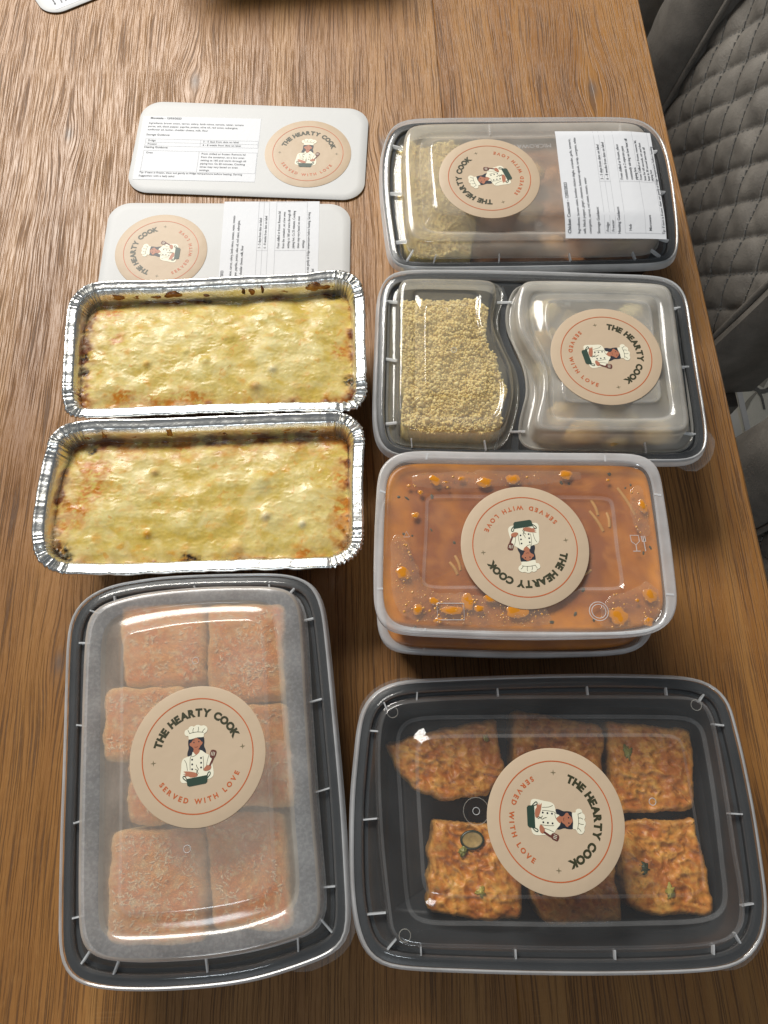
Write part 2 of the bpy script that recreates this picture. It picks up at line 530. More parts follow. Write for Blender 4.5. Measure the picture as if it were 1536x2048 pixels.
table = empty('dining_table', (-0.16, 0.3, -0.75), 'oiled oak plank table with open brushed grain under all the food boxes', 'table')
def plank_mesh(x0, x1, y0, y1, z1, th, b=0.0005):
    xs = [(x0, z1 - b), (x0 + b, z1), (x1 - b, z1), (x1, z1 - b), (x1, z1 - th), (x0, z1 - th)]
    V = [(x, y, z) for y in (y0, y1) for x, z in xs]
    n = len(xs)
    F = [(i, (i + 1) % n, n + (i + 1) % n, n + i) for i in range(n)]
    F += [tuple(range(n))[::-1], tuple(range(n, 2 * n))]
    return V, [q[::-1] for q in F]
XS = [-0.600, -0.428, -0.262, -0.098, 0.066, 0.2367]
for i in range(len(XS) - 1):
    last = i == len(XS) - 2
    o = build('plank', plank_mesh(XS[i] + 0.00003, XS[i + 1] - (0 if last else 0.00003), -0.45, 1.02, 0.0, 0.040, 0.0012 if last else 0.00010), M['oak'], table, smooth=False)
    o.location.z += 0.0
for x in (-0.54, 0.17):
    for y in (-0.38, 0.95):
        build('leg', box(x, y, -0.3955, 0.08, 0.08, 0.709), M['oak'], table, smooth=False)

# ------------------------------------------------------------------ quilted chairs
leather = NT('dark_grey_leather')
_v = leather.coord()
_c = leather.ramp(leather.noise(_v, 38.0, 5, 0.65), [(0.3, (0.120, 0.109, 0.096)), (0.7, (0.200, 0.183, 0.161))])
leather = leather.done(leather.pbr(_c, 0.50, 0.0, 0.5, leather.bump(leather.noise(_v, 600.0, 4, 0.7), 0.7, 0.0012)))
thread = plain('grey_thread', (0.16, 0.155, 0.145), 0.7)
frame_mat = plain('black_metal', (0.02, 0.02, 0.02), 0.4, 0.6)
def chair(dy, label):
    root = empty('dining_chair', (0.25, 0.585 + dy, -0.75), label, 'chair', 'quilted chairs along the table')
    def X(y, z):
        u = (y - dy + z / 1.38) / 0.042
        v = (y - dy - z / 1.38 + 0.012) / 0.042
        q = abs(math.sin(math.pi * u)) ** 0.5 * (0.45 + 0.55 * abs(math.sin(math.pi * v)) ** 0.5)
        yy = (y - dy - 0.585) / 0.165
        return 0.402 + 0.15 * z + 0.0060 * (1 - q) + 0.007 * fbm(y * 9, z * 9, 3.0) + 0.012 * max(0, abs(yy) - 0.55) ** 1.5
    V, F = [], []
    ny, nz = 150, 190
    y0, y1, z0, z1 = 0.427 + dy, 0.745 + dy, -0.31, 0.12
    for j in range(nz + 1):
        for i in range(ny + 1):
            y = y0 + (y1 - y0) * i / ny; z = z0 + (z1 - z0) * j / nz
            V.append((X(y, z), y, z))
    for j in range(nz):
        for i in range(ny):
            a = j * (ny + 1) + i
            F.append((a, a + ny + 1, a + ny + 2, a + 1))
    build('backrest', (V, F), leather, root)
    # smooth side borders that roll round to the back
    def side(prof):
        V, F = [], []
        n = len(prof)
        for j in range(61):
            z = z0 + (z1 - z0) * j / 60
            for y, x in prof:
                w = 0.006 * fbm(y * 14 + dy * 3, z * 7, 1.0, 2) + 0.003 * math.sin(z * 60 + y * 90) * (1 if y - dy > 0.76 else 0)
                V.append((x + 0.15 * z - w, y, z))
        for j in range(60):
            for i in range(n - 1):
                a = j * n + i
                F.append((a, a + n, a + n + 1, a + 1))
        return V, F
    build('side_border', side([(0.4285 + dy, 0.413), (0.424 + dy, 0.400), (0.416 + dy, 0.397), (0.409 + dy, 0.402), (0.405 + dy, 0.414), (0.404 + dy, 0.440), (0.406 + dy, 0.48)]), leather, root)
    build('side_border', side([(0.743 + dy, 0.418), (0.748 + dy, 0.398), (0.757 + dy, 0.383), (0.772 + dy, 0.373), (0.790 + dy, 0.368), (0.810 + dy, 0.371), (0.828 + dy, 0.382), (0.841 + dy, 0.402), (0.847 + dy, 0.43), (0.845 + dy, 0.47)]), leather, root)
    for y in (0.4285, 0.7445):
        build('piping', tube([(0.4005 + 0.15 * z, y + dy, z) for z in np.linspace(z0, z1, 40)], 0.0032, 8), leather, root)
    build('top_border', tube([(0.428 + 0.15 * z1, y, z1 - 0.003) for y in np.linspace(0.408 + dy, 0.842 + dy, 24)], 0.034, 14), leather, root)
    build('back_shell', box(0.476, 0.625 + dy, -0.095, 0.03, 0.43, 0.43), leather, root, smooth=False)
    build('seat', box(0.22, 0.60 + dy, -0.345, 0.40, 0.42, 0.06), leather, root, smooth=False)
    VF = []
    for fam in (1, -1):
        for k in range(-4, 34):
            z = z0
            while z < z1:
                y = dy + k * 0.042 - fam * z / 1.38 - (0.012 if fam < 0 else 0)
                if y0 + 0.004 < y < y1 - 0.004:
                    x = X(y, z) - 0.0012
                    d = Vector((0, -fam / 1.38, 1)).normalized() * 0.0022
                    s = Vector((0, d.z, -d.y)).normalized() * 0.0008
                    c = Vector((x, y, z))
                    q = [c - d - s, c + d - s, c + d + s, c - d + s]
                    VF.append(([tuple(p + Vector((o, 0, 0))) for o in (0.0012, -0.0006) for p in q], [(0, 1, 5, 4), (1, 2, 6, 5), (2, 3, 7, 6), (3, 0, 4, 7), (4, 5, 6, 7)]))
                z += 0.0048
    build('stitching', join(*VF), thread, root, smooth=False, kind='stuff')
    for x in (0.06, 0.44):
        for y in (0.43, 0.77):
            build('leg', tube([(x, y + dy, -0.375), (x, y + dy, -0.75)], 0.012, 8), frame_mat, root)
chair(0.0, 'grey quilted leather chair with the widest view of its diamond backrest')
chair(-0.53, 'grey quilted leather chair on the near side of the rug gap')
chair(0.53, 'grey quilted leather chair mostly hidden at the far table corner')

# ================================================================== lettering
_gl = {}
def text_geo(s, size, offset=0.0, align='LEFT', res=3):
    key = (s, offset, align, res)
    if key not in _gl:
        cu = bpy.data.curves.new('t', 'FONT')
        cu.body = s; cu.size = 1; cu.offset = offset; cu.resolution_u = res; cu.align_x = align
        ob = bpy.data.objects.new('t', cu)
        COL.objects.link(ob)
        me = bpy.data.meshes.new_from_object(ob.evaluated_get(bpy.context.evaluated_depsgraph_get()))
        _gl[key] = ([(v.co.x, v.co.y) for v in me.vertices], [tuple(p.vertices) for p in me.polygons])
        bpy.data.objects.remove(ob); bpy.data.curves.remove(cu); bpy.data.meshes.remove(me)
    v, fcs = _gl[key]
    return [(x * size, y * size) for x, y in v], fcs
def arc_text(s, radius, cap, a0, a1, inward, offset, z):
    """letters along an arc from angle a0 to a1 (degrees)"""
    H = max(y for x, y in text_geo('H', 1, offset)[0])
    size = cap / H
    adv = []
    for ch in s:
        if ch == ' ': adv.append(0.42); continue
        xs = [x for x, y in text_geo(ch, 1, offset)[0]]
        adv.append(max(xs) - min(xs) + 0.13)
    tot = sum(adv)
    V, F = [], []
    p = 0.0
    for ch, w in zip(s, adv):
        t = (p + w / 2) / tot
        p += w
        if ch == ' ': continue
        a = R(a0 + (a1 - a0) * t)
        g, fc = text_geo(ch, size, offset)
        xs = [x for x, y in g]
        mx = (max(xs) + min(xs)) / 2
        k = len(V)
        up = a if not inward else a + math.pi
        cx_, cy_ = radius * math.cos(a), radius * math.sin(a)
        rx, ry = math.sin(up), -math.cos(up)
        ux, uy = math.cos(up), math.sin(up)
        for x, y in g:
            x -= mx; y -= cap / 2
            V.append((cx_ + rx * x + ux * y, cy_ + ry * x + uy * y, z))
        F += [tuple(i + k for i in q) for q in fc]
    return V, F

# ------------------------------------------------------------------ round sticker artwork (radius 1 -> RS metres)
RS = 0.032
def em(px, py):
    x, y = (px - 752) / 695, -(py - 768) / 695
    a = R(-6.5)
    return x * math.cos(a) - y * math.sin(a), x * math.sin(a) + y * math.cos(a)
EV, EF, EM = [], [], []
E_MATS = ['cream', 'navy', 'skin', 'pan', 'spat', 'olive']
def art(pts, mat, layer, smooth=0):
    P = [em(*p) for p in pts]
    if smooth: P = [tuple(q) for q in cr(P, smooth)]
    bm = bmesh.new()
    z = 0.00030 + layer * 0.00003
    vs = [bm.verts.new((x * RS, y * RS, z)) for x, y in P]
    fc = bm.faces.new(vs)
    if fc.normal.z < 0: fc.normal_flip()
    fc.normal_update()
    if fc.normal.z < 0: fc.normal_flip()
    bmesh.ops.triangulate(bm, faces=[fc])
    bm.verts.index_update()
    k = len(EV)
    EV.extend(tuple(v.co) for v in bm.verts)
    for q in bm.faces:
        EF.append(tuple(v.index + k for v in q.verts)); EM.append(E_MATS.index(mat))
    bm.free()
def line(pts, w, mat, layer):
    P = [(x * RS, y * RS) for x, y in (em(*p) for p in pts)]
    v, fc = flat_stroke(P, w / 695 * RS, 0.00030 + layer * 0.00003)
    k = len(EV)
    EV.extend(v)
    for q in fc: EF.append(tuple(i + k for i in q)); EM.append(E_MATS.index(mat))
def dot(x, y, r, mat, layer):
    art([(x + r * math.cos(t), y + r * math.sin(t)) for t in np.linspace(0, 2 * math.pi, 10, endpoint=False)], mat, layer)
art([(653, 612), (648, 660), (655, 700), (645, 745), (650, 778), (700, 768), (740, 750), (800, 750), (834, 750), (830, 718), (813, 680), (814, 640), (803, 592), (740, 595)], 'navy', 1, 3)
art([(700, 735), (738, 768), (775, 720), (835, 755), (885, 785), (903, 850), (922, 940), (915, 980), (880, 1002), (640, 1035), (602, 1030), (586, 1000), (590, 900), (592, 830), (615, 795), (690, 768)], 'cream', 2, 3)
art([(682, 640), (700, 612), (722, 602), (745, 604), (772, 622), (788, 640), (796, 640), (792, 662), (778, 674), (764, 702), (752, 714), (768, 714), (770, 734), (738, 766), (705, 735), (708, 712), (692, 688), (668, 674), (664, 654)], 'skin', 3, 3)
art([(605, 550), (612, 520), (640, 508), (652, 488), (680, 478), (700, 485), (722, 470), (750, 469), (772, 478), (802, 475), (830, 490), (841, 515), (832, 540), (806, 562), (803, 590), (740, 594), (655, 612), (646, 578), (622, 575)], 'cream', 4, 4)
for q in ([(660, 555), (648, 535), (638, 518)], [(695, 548), (690, 522), (698, 498)], [(742, 538), (748, 510), (744, 488)], [(785, 545), (800, 522), (816, 508)], [(655, 554), (700, 543), (750, 540), (802, 546)]):
    line(q, 5, 'olive', 5)
dot(707, 643, 7, 'navy', 4); dot(757, 636, 7, 'navy', 4)
line([(715, 688), (730, 692), (748, 685)], 5, 'spat', 4)
line([(696, 622), (708, 616), (718, 620)], 4, 'navy', 4); line([(748, 614), (758, 610), (768, 616)], 4, 'navy', 4)
for x, y in ((697, 812), (700, 858), (702, 905), (787, 798), (790, 845), (792, 891)): dot(x, y, 10, 'navy', 3)
for q in ([(692, 770), (678, 792), (677, 850), (682, 912)], [(690, 785), (715, 778), (740, 764)], [(618, 812), (640, 850), (655, 918)], [(866, 775), (852, 830), (846, 880)], [(806, 780), (816, 850), (818, 918)]):
    line(q, 4.5, 'olive', 3)
art([(612, 926), (650, 924), (700, 930), (760, 950), (755, 976), (690, 984), (665, 972), (620, 972), (640, 955), (610, 952), (640, 942)], 'skin', 4, 2)
art([(905, 798), (922, 802), (888, 886), (868, 880)], 'spat', 4)
art([(886, 728), (910, 722), (938, 732), (944, 746), (930, 792), (912, 802), (884, 798), (875, 780)], 'spat', 5, 2)
for q in ([(896, 742), (889, 776)], [(911, 742), (905, 780)], [(926, 746), (918, 780)]): line(q, 5, 'cream', 6)
art([(818, 918), (832, 888), (862, 868), (882, 880), (896, 882), (890, 910), (850, 926)], 'skin', 6, 2)
art([(648, 998), (862, 965), (861, 1028), (846, 1045), (682, 1070), (661, 1060)], 'pan', 5)
line([(655, 1020), (622, 996), (612, 980), (622, 970), (638, 978), (652, 1004)], 8, 'pan', 6)
line([(855, 992), (864, 948), (876, 936), (888, 944), (884, 964), (858, 996)], 8, 'pan', 6)
line([(732, 905), (752, 918), (748, 940), (758, 960)], 5, 'olive', 5); line([(742, 862), (750, 885), (764, 905), (756, 928), (768, 950)], 5, 'olive', 5)
emblem_me = mesh_of('chef_emblem', EV, EF, [M[k] for k in E_MATS], False, EM)
def star(px, py, r):
    cx_, cy_ = em(px, py)
    V = [(cx_ * RS, cy_ * RS, 0.00033)]
    for i in range(8):
        a = i * math.pi / 4
        rr = (r if i % 2 == 0 else r * 0.27) / 695
        V.append(((cx_ + rr * math.cos(a)) * RS, (cy_ + rr * math.sin(a)) * RS, 0.00033))
    return V, [(0, 1 + i, 1 + (i + 1) % 8) for i in range(8)]
star_me = [mesh_of('star', *star(303, 835, 30), M['star_ink'], False), mesh_of('star', *star(1208, 698, 30), M['star_ink'], False)]
tv, tf = arc_text('THE HEARTY COOK', 0.615, 0.112, 163.5, 16.5, False, 0.060, 0.0)
title_me = mesh_of('lettering', [(x * RS, y * RS, 0.00034) for x, y, z in tv], tf, M['olive'], False)
tv, tf = arc_text('S E R V E D   W I T H   L O V E', 0.640, 0.070, 210, 331, True, 0.036, 0.0)
tag_me = mesh_of('lettering', [(x * RS, y * RS, 0.00034) for x, y, z in tv], tf, M['orange_ink'], False)
def ring_geo(r0, r1, n=96):
    V, F = [], []
    for i in range(n):
        a = 2 * math.pi * i / n
        for r in (r0, r1): V.append((r * math.cos(a) * RS, r * math.sin(a) * RS, 0.00034))
    for i in range(n):
        j = (i + 1) % n
        F.append((2 * i, 2 * i + 1, 2 * j + 1, 2 * j))
    return V, F
ring_me = mesh_of('printed_ring', *ring_geo(0.806, 0.822), M['orange_ink'], False)
def disc_geo(n=96):
    V = [(0, 0, 0.00026)]
    F = []
    prof = [(0.35, 0.00026), (0.7, 0.00026), (0.985, 0.00026), (1.0, 0.00014), (1.0, -0.00002)]
    for r, z in prof:
        for i in range(n):
            a = 2 * math.pi * i / n
            V.append((r * RS * math.cos(a), r * RS * math.sin(a), z))
    for i in range(n): F.append((0, 1 + i, 1 + (i + 1) % n))
    for k in range(len(prof) - 1):
        for i in range(n):
            j = (i + 1) % n
            a, b = 1 + k * n, 1 + (k + 1) * n
            F.append((a + i, b + i, b + j, a + j))
    return V, F
disc_me = mesh_of('sticker', *disc_geo(), M['kraft'])
def link(name, me, parent, loc=(0, 0, 0), rot=(0, 0, 0)):
    o = bpy.data.objects.new(name, me)
    COL.objects.link(o)
    o.parent = parent
    o.location = loc
    o.rotation_euler = rot
    BASE[o.name] = Vector((0, 0, 0))
    return o
def sticker(root, cx, cy, z, rot, tilt=(0, 0)):
    b = BASE[root.name]
    s = link('sticker', disc_me, root, (cx / 1000 - b.x, cy / 1000 - b.y, z / 1000 - b.z), (R(tilt[0]), R(tilt[1]), R(rot)))
    s['label'] = 'round beige sticker printed with a chef and a ring of lettering'
    link('printed_ring', ring_me, s)
    link('lettering', title_me, s)['label'] = 'dark olive arched lettering'
    link('lettering', tag_me, s)['label'] = 'burnt orange arched lettering'
    for m in star_me: link('star', m, s)
    link('chef_emblem', emblem_me, s)
    return s

# ------------------------------------------------------------------ printed paper labels
MOUSSAKA = dict(W=89.0, H=61.0, text=[
    (5.5, 2.6, 'Moussaka - 12/03/2023', 2.5, 0.02),
    (4.8, 7.6, 'Ingredients: brown onion, carrot, celery, lamb mince, tomato, water, tomato', 2.3, 0.006),
    (4.8, 10.8, 'puree, salt, black pepper, paprika, potato, olive oil, red onion, aubergine,', 2.3, 0.006),
    (4.8, 14.0, 'sunflower oil, butter, cheddar cheese, milk, flour', 2.3, 0.006),
    (4.4, 19.0, 'Storage Guidance:', 2.4, 0.01),
    (6.5, 24.6, 'Fridge', 2.3, 0.006), (47.5, 24.6, '3 - 5 days from date on label', 2.3, 0.006),
    (6.5, 28.0, 'Freezer', 2.3, 0.006), (47.5, 28.0, '6 - 8 weeks from date on label', 2.3, 0.006),
    (4.4, 31.2, 'Heating Guidance:', 2.4, 0.01), (6.5, 36.4, 'Oven', 2.3, 0.006),
    (47.5, 36.4, 'From chilled or frozen: Remove lid', 2.3, 0.006), (47.5, 39.5, 'from the container, on a low oven', 2.3, 0.006),
    (47.5, 42.6, 'setting ca 160 and warm through till', 2.3, 0.006), (47.5, 45.7, 'piping hot. Ca 25 minutes. Cooking', 2.3, 0.006),
    (47.5, 48.8, 'times may vary based on oven', 2.3, 0.006), (47.5, 51.9, 'settings.', 2.3, 0.006),
    (4.0, 55.2, 'Tip: If item is frozen, thaw out gently at fridge temperature before heating. Serving', 2.25, 0.006),
    (4.0, 58.3, 'Suggestion: with a leafy salad', 2.25, 0.006)],
    hl=[(4.6, 88.6, 22.3), (4.6, 88.6, 25.6), (4.6, 88.6, 29.0), (4.6, 88.6, 33.6), (4.6, 88.6, 53.2)],
    vl=[(4.6, 22.3, 29.0), (45.6, 22.3, 29.0), (4.6, 33.6, 53.2), (45.6, 33.6, 53.2), (88.5, 22.3, 29.0), (88.5, 33.6, 53.2)])
CHICKEN = dict(W=84.0, H=63.0, text=[
    (3.0, 3.6, 'Chicken Couscous - 12/03/2023', 2.9, 0.02),
    (3.0, 9.2, 'Ingredients: brown onion, boneless chicken thighs, coriander, garlic, turmeric,', 2.35, 0.006),
    (3.0, 12.7, 'salt, black pepper, ginger, cinnamon, butternut squash, turnip, courgette, white', 2.35, 0.006),
    (3.0, 16.2, 'courgette, carrot, red onion, tomato, water', 2.35, 0.006),
    (3.0, 21.6, 'Storage Guidance:', 2.5, 0.01),
    (4.4, 27.2, 'Fridge', 2.4, 0.008), (43.0, 27.2, '3 - 5 days from date on label', 2.5, 0.01),
    (4.4, 30.6, 'Freezer', 2.4, 0.008), (43.0, 30.6, '6 - 8 weeks from date on label', 2.5, 0.01),
    (3.0, 34.4, 'Heating Guidance:', 2.5, 0.01), (5.0, 41.4, 'Hob', 2.4, 0.008),
    (43.0, 39.8, 'From chilled or frozen, place', 2.5, 0.01), (43.0, 43.0, 'contents in 2 separate pans', 2.5, 0.01),
    (43.0, 46.2, 'constantly stirring on low heat till', 2.5, 0.01), (43.0, 49.2, 'piping hot.', 2.5, 0.01),
    (5.0, 54.0, 'Microwave', 2.4, 0.008),
    (43.0, 52.2, 'From Chilled or frozen, remove lid,', 2.3, 0.008), (43.0, 54.9, 'heat for 60 seconds, stir and then', 2.3, 0.008),
    (43.0, 57.4, 'heat in 30 second intervals till', 2.3, 0.008), (43.0, 59.6, 'piping hot', 2.3, 0.008),
    (3.0, 62.3, 'Tip: if item is frozen, thaw out gently at fridge temperature before heating', 2.3, 0.008)],
    hl=[(3.4, 84.0, 24.6), (3.4, 84.0, 28.0), (3.4, 84.0, 31.4), (3.4, 84.0, 37.2), (3.4, 84.0, 50.0), (3.4, 84.0, 60.4)],
    vl=[(3.4, 24.6, 31.4), (41.6, 24.6, 31.4), (3.4, 37.2, 60.4), (41.6, 37.2, 60.4)])
def paper_label(root, L, origin, ang, hz, clip=None, sy=1.0, ty=None):
    """origin: top-left corner in mm, ang: reading direction (degrees), hz(x, y): height of the surface in mm"""
    ca, sa = math.cos(R(ang)), math.sin(R(ang))
    def P(u, v, lift):
        x, y = origin[0] + u * ca + v * sy * sa, origin[1] + u * sa - v * sy * ca
        return (x / 1000, y / 1000, (hz(x, y) + lift) / 1000)
    nu, nv = 60, 44
    Wd, Hd = L['W'], L['H']
    V, F = [], []
    for lay in (0.12, 0.0):
        for j in range(nv + 1):
            for i in range(nu + 1):
                V.append(P(Wd * i / nu, Hd * j / nv, lay))
    n1 = (nu + 1) * (nv + 1)
    idx = lambda i, j, k=0: k * n1 + j * (nu + 1) + i
    for j in range(nv):
        for i in range(nu):
            F.append((idx(i, j), idx(i, j + 1), idx(i + 1, j + 1), idx(i + 1, j)))
    border = [(i, 0) for i in range(nu)] + [(nu, j) for j in range(nv)] + [(i, nv) for i in range(nu, 0, -1)] + [(0, j) for j in range(nv, 0, -1)]
    for a in range(len(border)):
        p, q = border[a], border[(a + 1) % len(border)]
        F.append((idx(*p), idx(*q), idx(*q, 1), idx(*p, 1)))
    lab = build('paper_label', (V, F), M['paper'], root)
    V, F = [], []
    for u, v, s, size, bo in L['text']:
        g, fc = text_geo(s, size, bo, 'LEFT', 2)
        mw = max(x for x, y in g)
        k = min(1.0, (Wd - 0.6 - u) / mw)
        o = len(V)
        V += [P(u + x * k, v - y, 0.24) for x, y in g]
        F += [tuple(i + o for i in q) for q in fc]
    build('lettering', (V, F), M['ink'], lab, smooth=False)
    V, F = [], []
    def seg(u0, v0, u1, v1, w=0.13):
        n = 16
        for i in range(n):
            a, b = i / n, (i + 1) / n
            o = len(V)
            du, dv = (0, w) if v0 == v1 else (w, 0)
            for t, s in ((a, 0), (b, 0), (b, 1), (a, 1)):
                V.append(P(u0 + (u1 - u0) * t + du * s, v0 + (v1 - v0) * t + dv * s, 0.22))
            F.append((o, o + 1, o + 2, o + 3))
    for u0, u1, v in L['hl']: seg(u0, v, u1, v)
    for u, v0, v1 in L['vl']: seg(u, v0, u, v1)
    build('ruled_lines', (V, F), M['rule'], lab, smooth=False)
    return lab

# ================================================================== white card lids
def rrect(w, h, r, n=12):
    o = []
    for cx_, cy_, a0 in ((w / 2 - r, h / 2 - r, 0), (-w / 2 + r, h / 2 - r, 90), (-w / 2 + r, -h / 2 + r, 180), (w / 2 - r, -h / 2 + r, 270)):
        for i in range(n + 1):
            a = R(a0 + 90 * i / n)
            o.append((cx_ + r * math.cos(a), cy_ + r * math.sin(a)))
    return np.array(o)
def place(Q, c, ang):
    a = R(ang)
    return np.stack([c[0] + Q[:, 0] * math.cos(a) - Q[:, 1] * math.sin(a), c[1] + Q[:, 0] * math.sin(a) + Q[:, 1] * math.cos(a)], -1)
def card(label, c, w, h, ang, lift=0.95):
    root = empty('card_lid', (c[0] / 1000, c[1] / 1000, 0), label, 'card lid', 'loose card lids')
    Q = rrect(w, h, 16)
    q = lambda d: place(rrect(w - 2 * d, h - 2 * d, 16 - d), c, ang)
    build('card_board', loft([(q(0.2), lift), (q(0), lift + 0.05), (q(0), lift + 0.38), (q(0.08), lift + 0.45), (q(6), lift + 0.45)], True, True), M['card'], root)
    return root
flat = lambda h: (lambda x, y: h)
c1 = card('white card lid lying clear of the trays, its round sticker beside an upright printed label', (-78.6, 449.8), 172.5, 88, -4.3)
sticker(c1, -36, 444.6, 1.45, -5.9)
paper_label(c1, MOUSSAKA, (-160.0, 484.8), -3.4, flat(1.42))
c2 = card('white card lid tucked under the far edge of the upper foil tray', (-93.0, 355.6), 172.5, 88, -2.0)
sticker(c2, -138.5, 358.6, 1.45, 83.7)
paper_label(c2, MOUSSAKA, (-98.2, 312.2), 88.6, flat(1.42), sy=1.12)
c3 = card('white card lid cut off by the top edge of the photograph', (-250.8, 689.0), 88, 172.5, 30.5)
paper_label(c3, MOUSSAKA, (-238.8, 601.1), 120.5, flat(1.42), sy=1.05)

# ================================================================== outlines measured on the table, in millimetres
BL_RIM=[(-156.8,81.1),(-155.7,91.0),(-150.0,99.9),(-138.5,106.3),(-124.2,109.1),(-106.4,110.8),(-68.3,110.9),(-43.5,109.4),(-31.1,103.8),(-25.6,93.2),(-23.5,79.7),(-19.7,36.8),(-16.3,-7.6),(-14.9,-39.7),(-14.5,-55.4),(-16.1,-62.6),(-21.7,-67.4),(-34.6,-71.9),(-58.1,-77.2),(-81.5,-79.1),(-109.6,-79.0),(-128.4,-76.9),(-138.6,-72.8),(-144.2,-64.8),(-146.3,-52.1),(-149.6,-16.6),(-152.4,21.5),(-155.7,62.6)]
BL_DOME=[(-145.5,83.7),(-144.3,89.6),(-139.4,94.7),(-132.1,97.5),(-116.0,100.9),(-88.8,102.8),(-61.4,102.4),(-49.2,101.4),(-41.5,98.9),(-37.1,93.1),(-35.2,85.2),(-32.3,36.6),(-29.0,-11.6),(-26.1,-47.2),(-26.8,-53.9),(-30.1,-57.3),(-35.8,-59.9),(-52.7,-63.8),(-71.3,-66.3),(-89.8,-67.2),(-108.4,-67.0),(-122.4,-65.3),(-129.7,-62.4),(-133.9,-56.9),(-136.3,-42.9),(-139.6,-7.5),(-142.5,30.7),(-144.8,63.3)]
BL_PB=[(-135.7,77.9),(-133.6,84.3),(-127.0,89.0),(-112.1,91.8),(-88.4,93.8),(-60.0,93.3),(-50.7,90.2),(-47.9,82.4),(-43.2,37.0),(-39.3,-11.2),(-37.0,-40.7),(-38.7,-46.7),(-43.9,-50.1),(-62.3,-54.9),(-81.1,-56.7),(-104.5,-57.2),(-116.7,-56.7),(-123.5,-54.0),(-125.6,-46.8),(-128.7,-7.9),(-132.7,40.3)]
BL_PT=[(-124.4,75.8),(-123.1,78.5),(-116.8,80.1),(-97.9,83.0),(-76.5,84.1),(-60.4,83.8),(-56.7,82.6),(-55.2,78.8),(-52.1,37.1),(-48.9,-10.8),(-47.5,-35.7),(-48.4,-40.0),(-52.7,-42.4),(-66.8,-45.2),(-85.6,-47.0),(-104.3,-47.3),(-111.9,-46.9),(-115.3,-45.1),(-116.9,-26.1),(-120.3,19.9)]
BR_RIM=[(-9.6,18.8),(-12.1,-2.6),(-13.2,-26.7),(-13.0,-44.1),(-11.4,-56.5),(-7.9,-66.5),(-3.1,-71.6),(4.2,-74.6),(32.4,-77.3),(81.5,-80.3),(118.5,-81.5),(149.7,-81.3),(161.4,-79.1),(170.1,-73.4),(175.7,-64.8),(178.6,-54.8),(179.9,-39.9),(181.0,-15.9),(180.9,9.2),(180.0,24.9),(178.6,35.7),(173.7,42.7),(166.1,47.1),(153.7,49.2),(111.7,51.5),(69.6,52.2),(27.5,52.0),(13.5,51.4),(2.2,47.5),(-4.9,39.6),(-7.9,30.4)]
BR_DOME=[(0.8,24.6),(0.0,3.2),(0.5,-21.0),(2.2,-44.1),(3.1,-53.0),(4.1,-60.7),(8.2,-64.1),(15.5,-66.0),(44.9,-67.9),(81.6,-70.0),(118.5,-71.1),(143.3,-71.0),(156.1,-69.3),(162.4,-65.8),(165.4,-60.4),(166.9,-50.4),(167.2,-33.2),(168.1,-9.3),(168.4,15.8),(167.9,27.6),(165.8,34.3),(162.2,37.3),(155.6,38.9),(108.9,41.0),(54.1,42.6),(19.8,42.2),(8.8,40.6),(3.9,36.8)]
BR_PB=[(10.7,21.5),(10.9,-3.4),(11.4,-32.9),(12.1,-46.5),(13.6,-52.6),(19.6,-56.1),(45.5,-57.7),(82.4,-59.6),(119.5,-60.5),(145.7,-60.4),(154.4,-57.5),(157.6,-52.0),(158.8,-38.5),(160.7,-9.0),(161.0,13.4),(160.2,23.8),(155.5,27.6),(144.8,28.9),(93.5,31.0),(39.5,32.7),(19.2,32.5),(13.0,29.1)]
BR_PT=[(19.9,17.2),(19.5,-3.7),(19.8,-27.2),(20.1,-39.7),(21.4,-43.7),(26.3,-45.1),(58.4,-46.8),(95.5,-48.2),(132.9,-49.1),(143.5,-48.9),(146.5,-46.2),(147.5,-37.8),(148.0,-10.9),(147.8,12.5),(147.4,17.6),(144.1,19.6),(104.9,21.3),(65.0,22.5),(27.9,23.4),(21.9,22.2)]
CH_RIM=[(16.9,399.0),(20.2,412.9),(25.2,422.9),(34.8,428.8),(56.6,429.8),(103.4,429.0),(150.3,428.1),(186.3,426.7),(196.8,423.3),(204.6,413.9),(208.5,399.6),(208.7,374.1),(206.8,345.8),(204.6,326.9),(201.3,313.4),(195.4,306.0),(185.6,303.8),(148.6,303.6),(91.5,304.0),(34.6,305.4),(24.0,307.6),(19.2,313.7),(17.3,329.4),(15.3,362.5),(15.4,381.5)]
CH_DOME=[(30.0,382.5),(31.6,401.8),(34.3,410.6),(40.5,414.5),(85.1,414.6),(145.8,414.0),(183.7,412.4),(190.8,407.4),(193.9,393.5),(193.4,351.7),(191.5,324.6),(188.1,318.0),(180.0,315.6),(146.1,315.2),(90.1,316.4),(41.2,317.7),(33.7,320.9),(30.9,327.5),(29.9,341.8)]
CH_PB=[(38.6,384.0),(40.3,398.5),(44.0,404.2),(54.2,405.8),(99.1,405.1),(144.1,404.4),(177.2,403.1),(182.6,399.0),(183.6,384.9),(182.8,350.1),(181.4,331.9),(178.3,324.2),(171.1,322.3),(127.5,322.3),(90.9,323.4),(53.0,324.5),(42.4,326.4),(39.3,332.0),(38.5,350.5)]
CH_PT=[(47.1,384.6),(48.3,392.2),(51.6,394.9),(82.7,394.9),(127.1,394.3),(164.1,393.4),(169.7,391.3),(171.7,381.2),(171.3,352.5),(171.2,339.3),(168.7,333.7),(161.6,332.3),(119.4,332.9),(77.2,334.0),(51.9,335.1),(48.2,338.4),(47.4,350.4)]
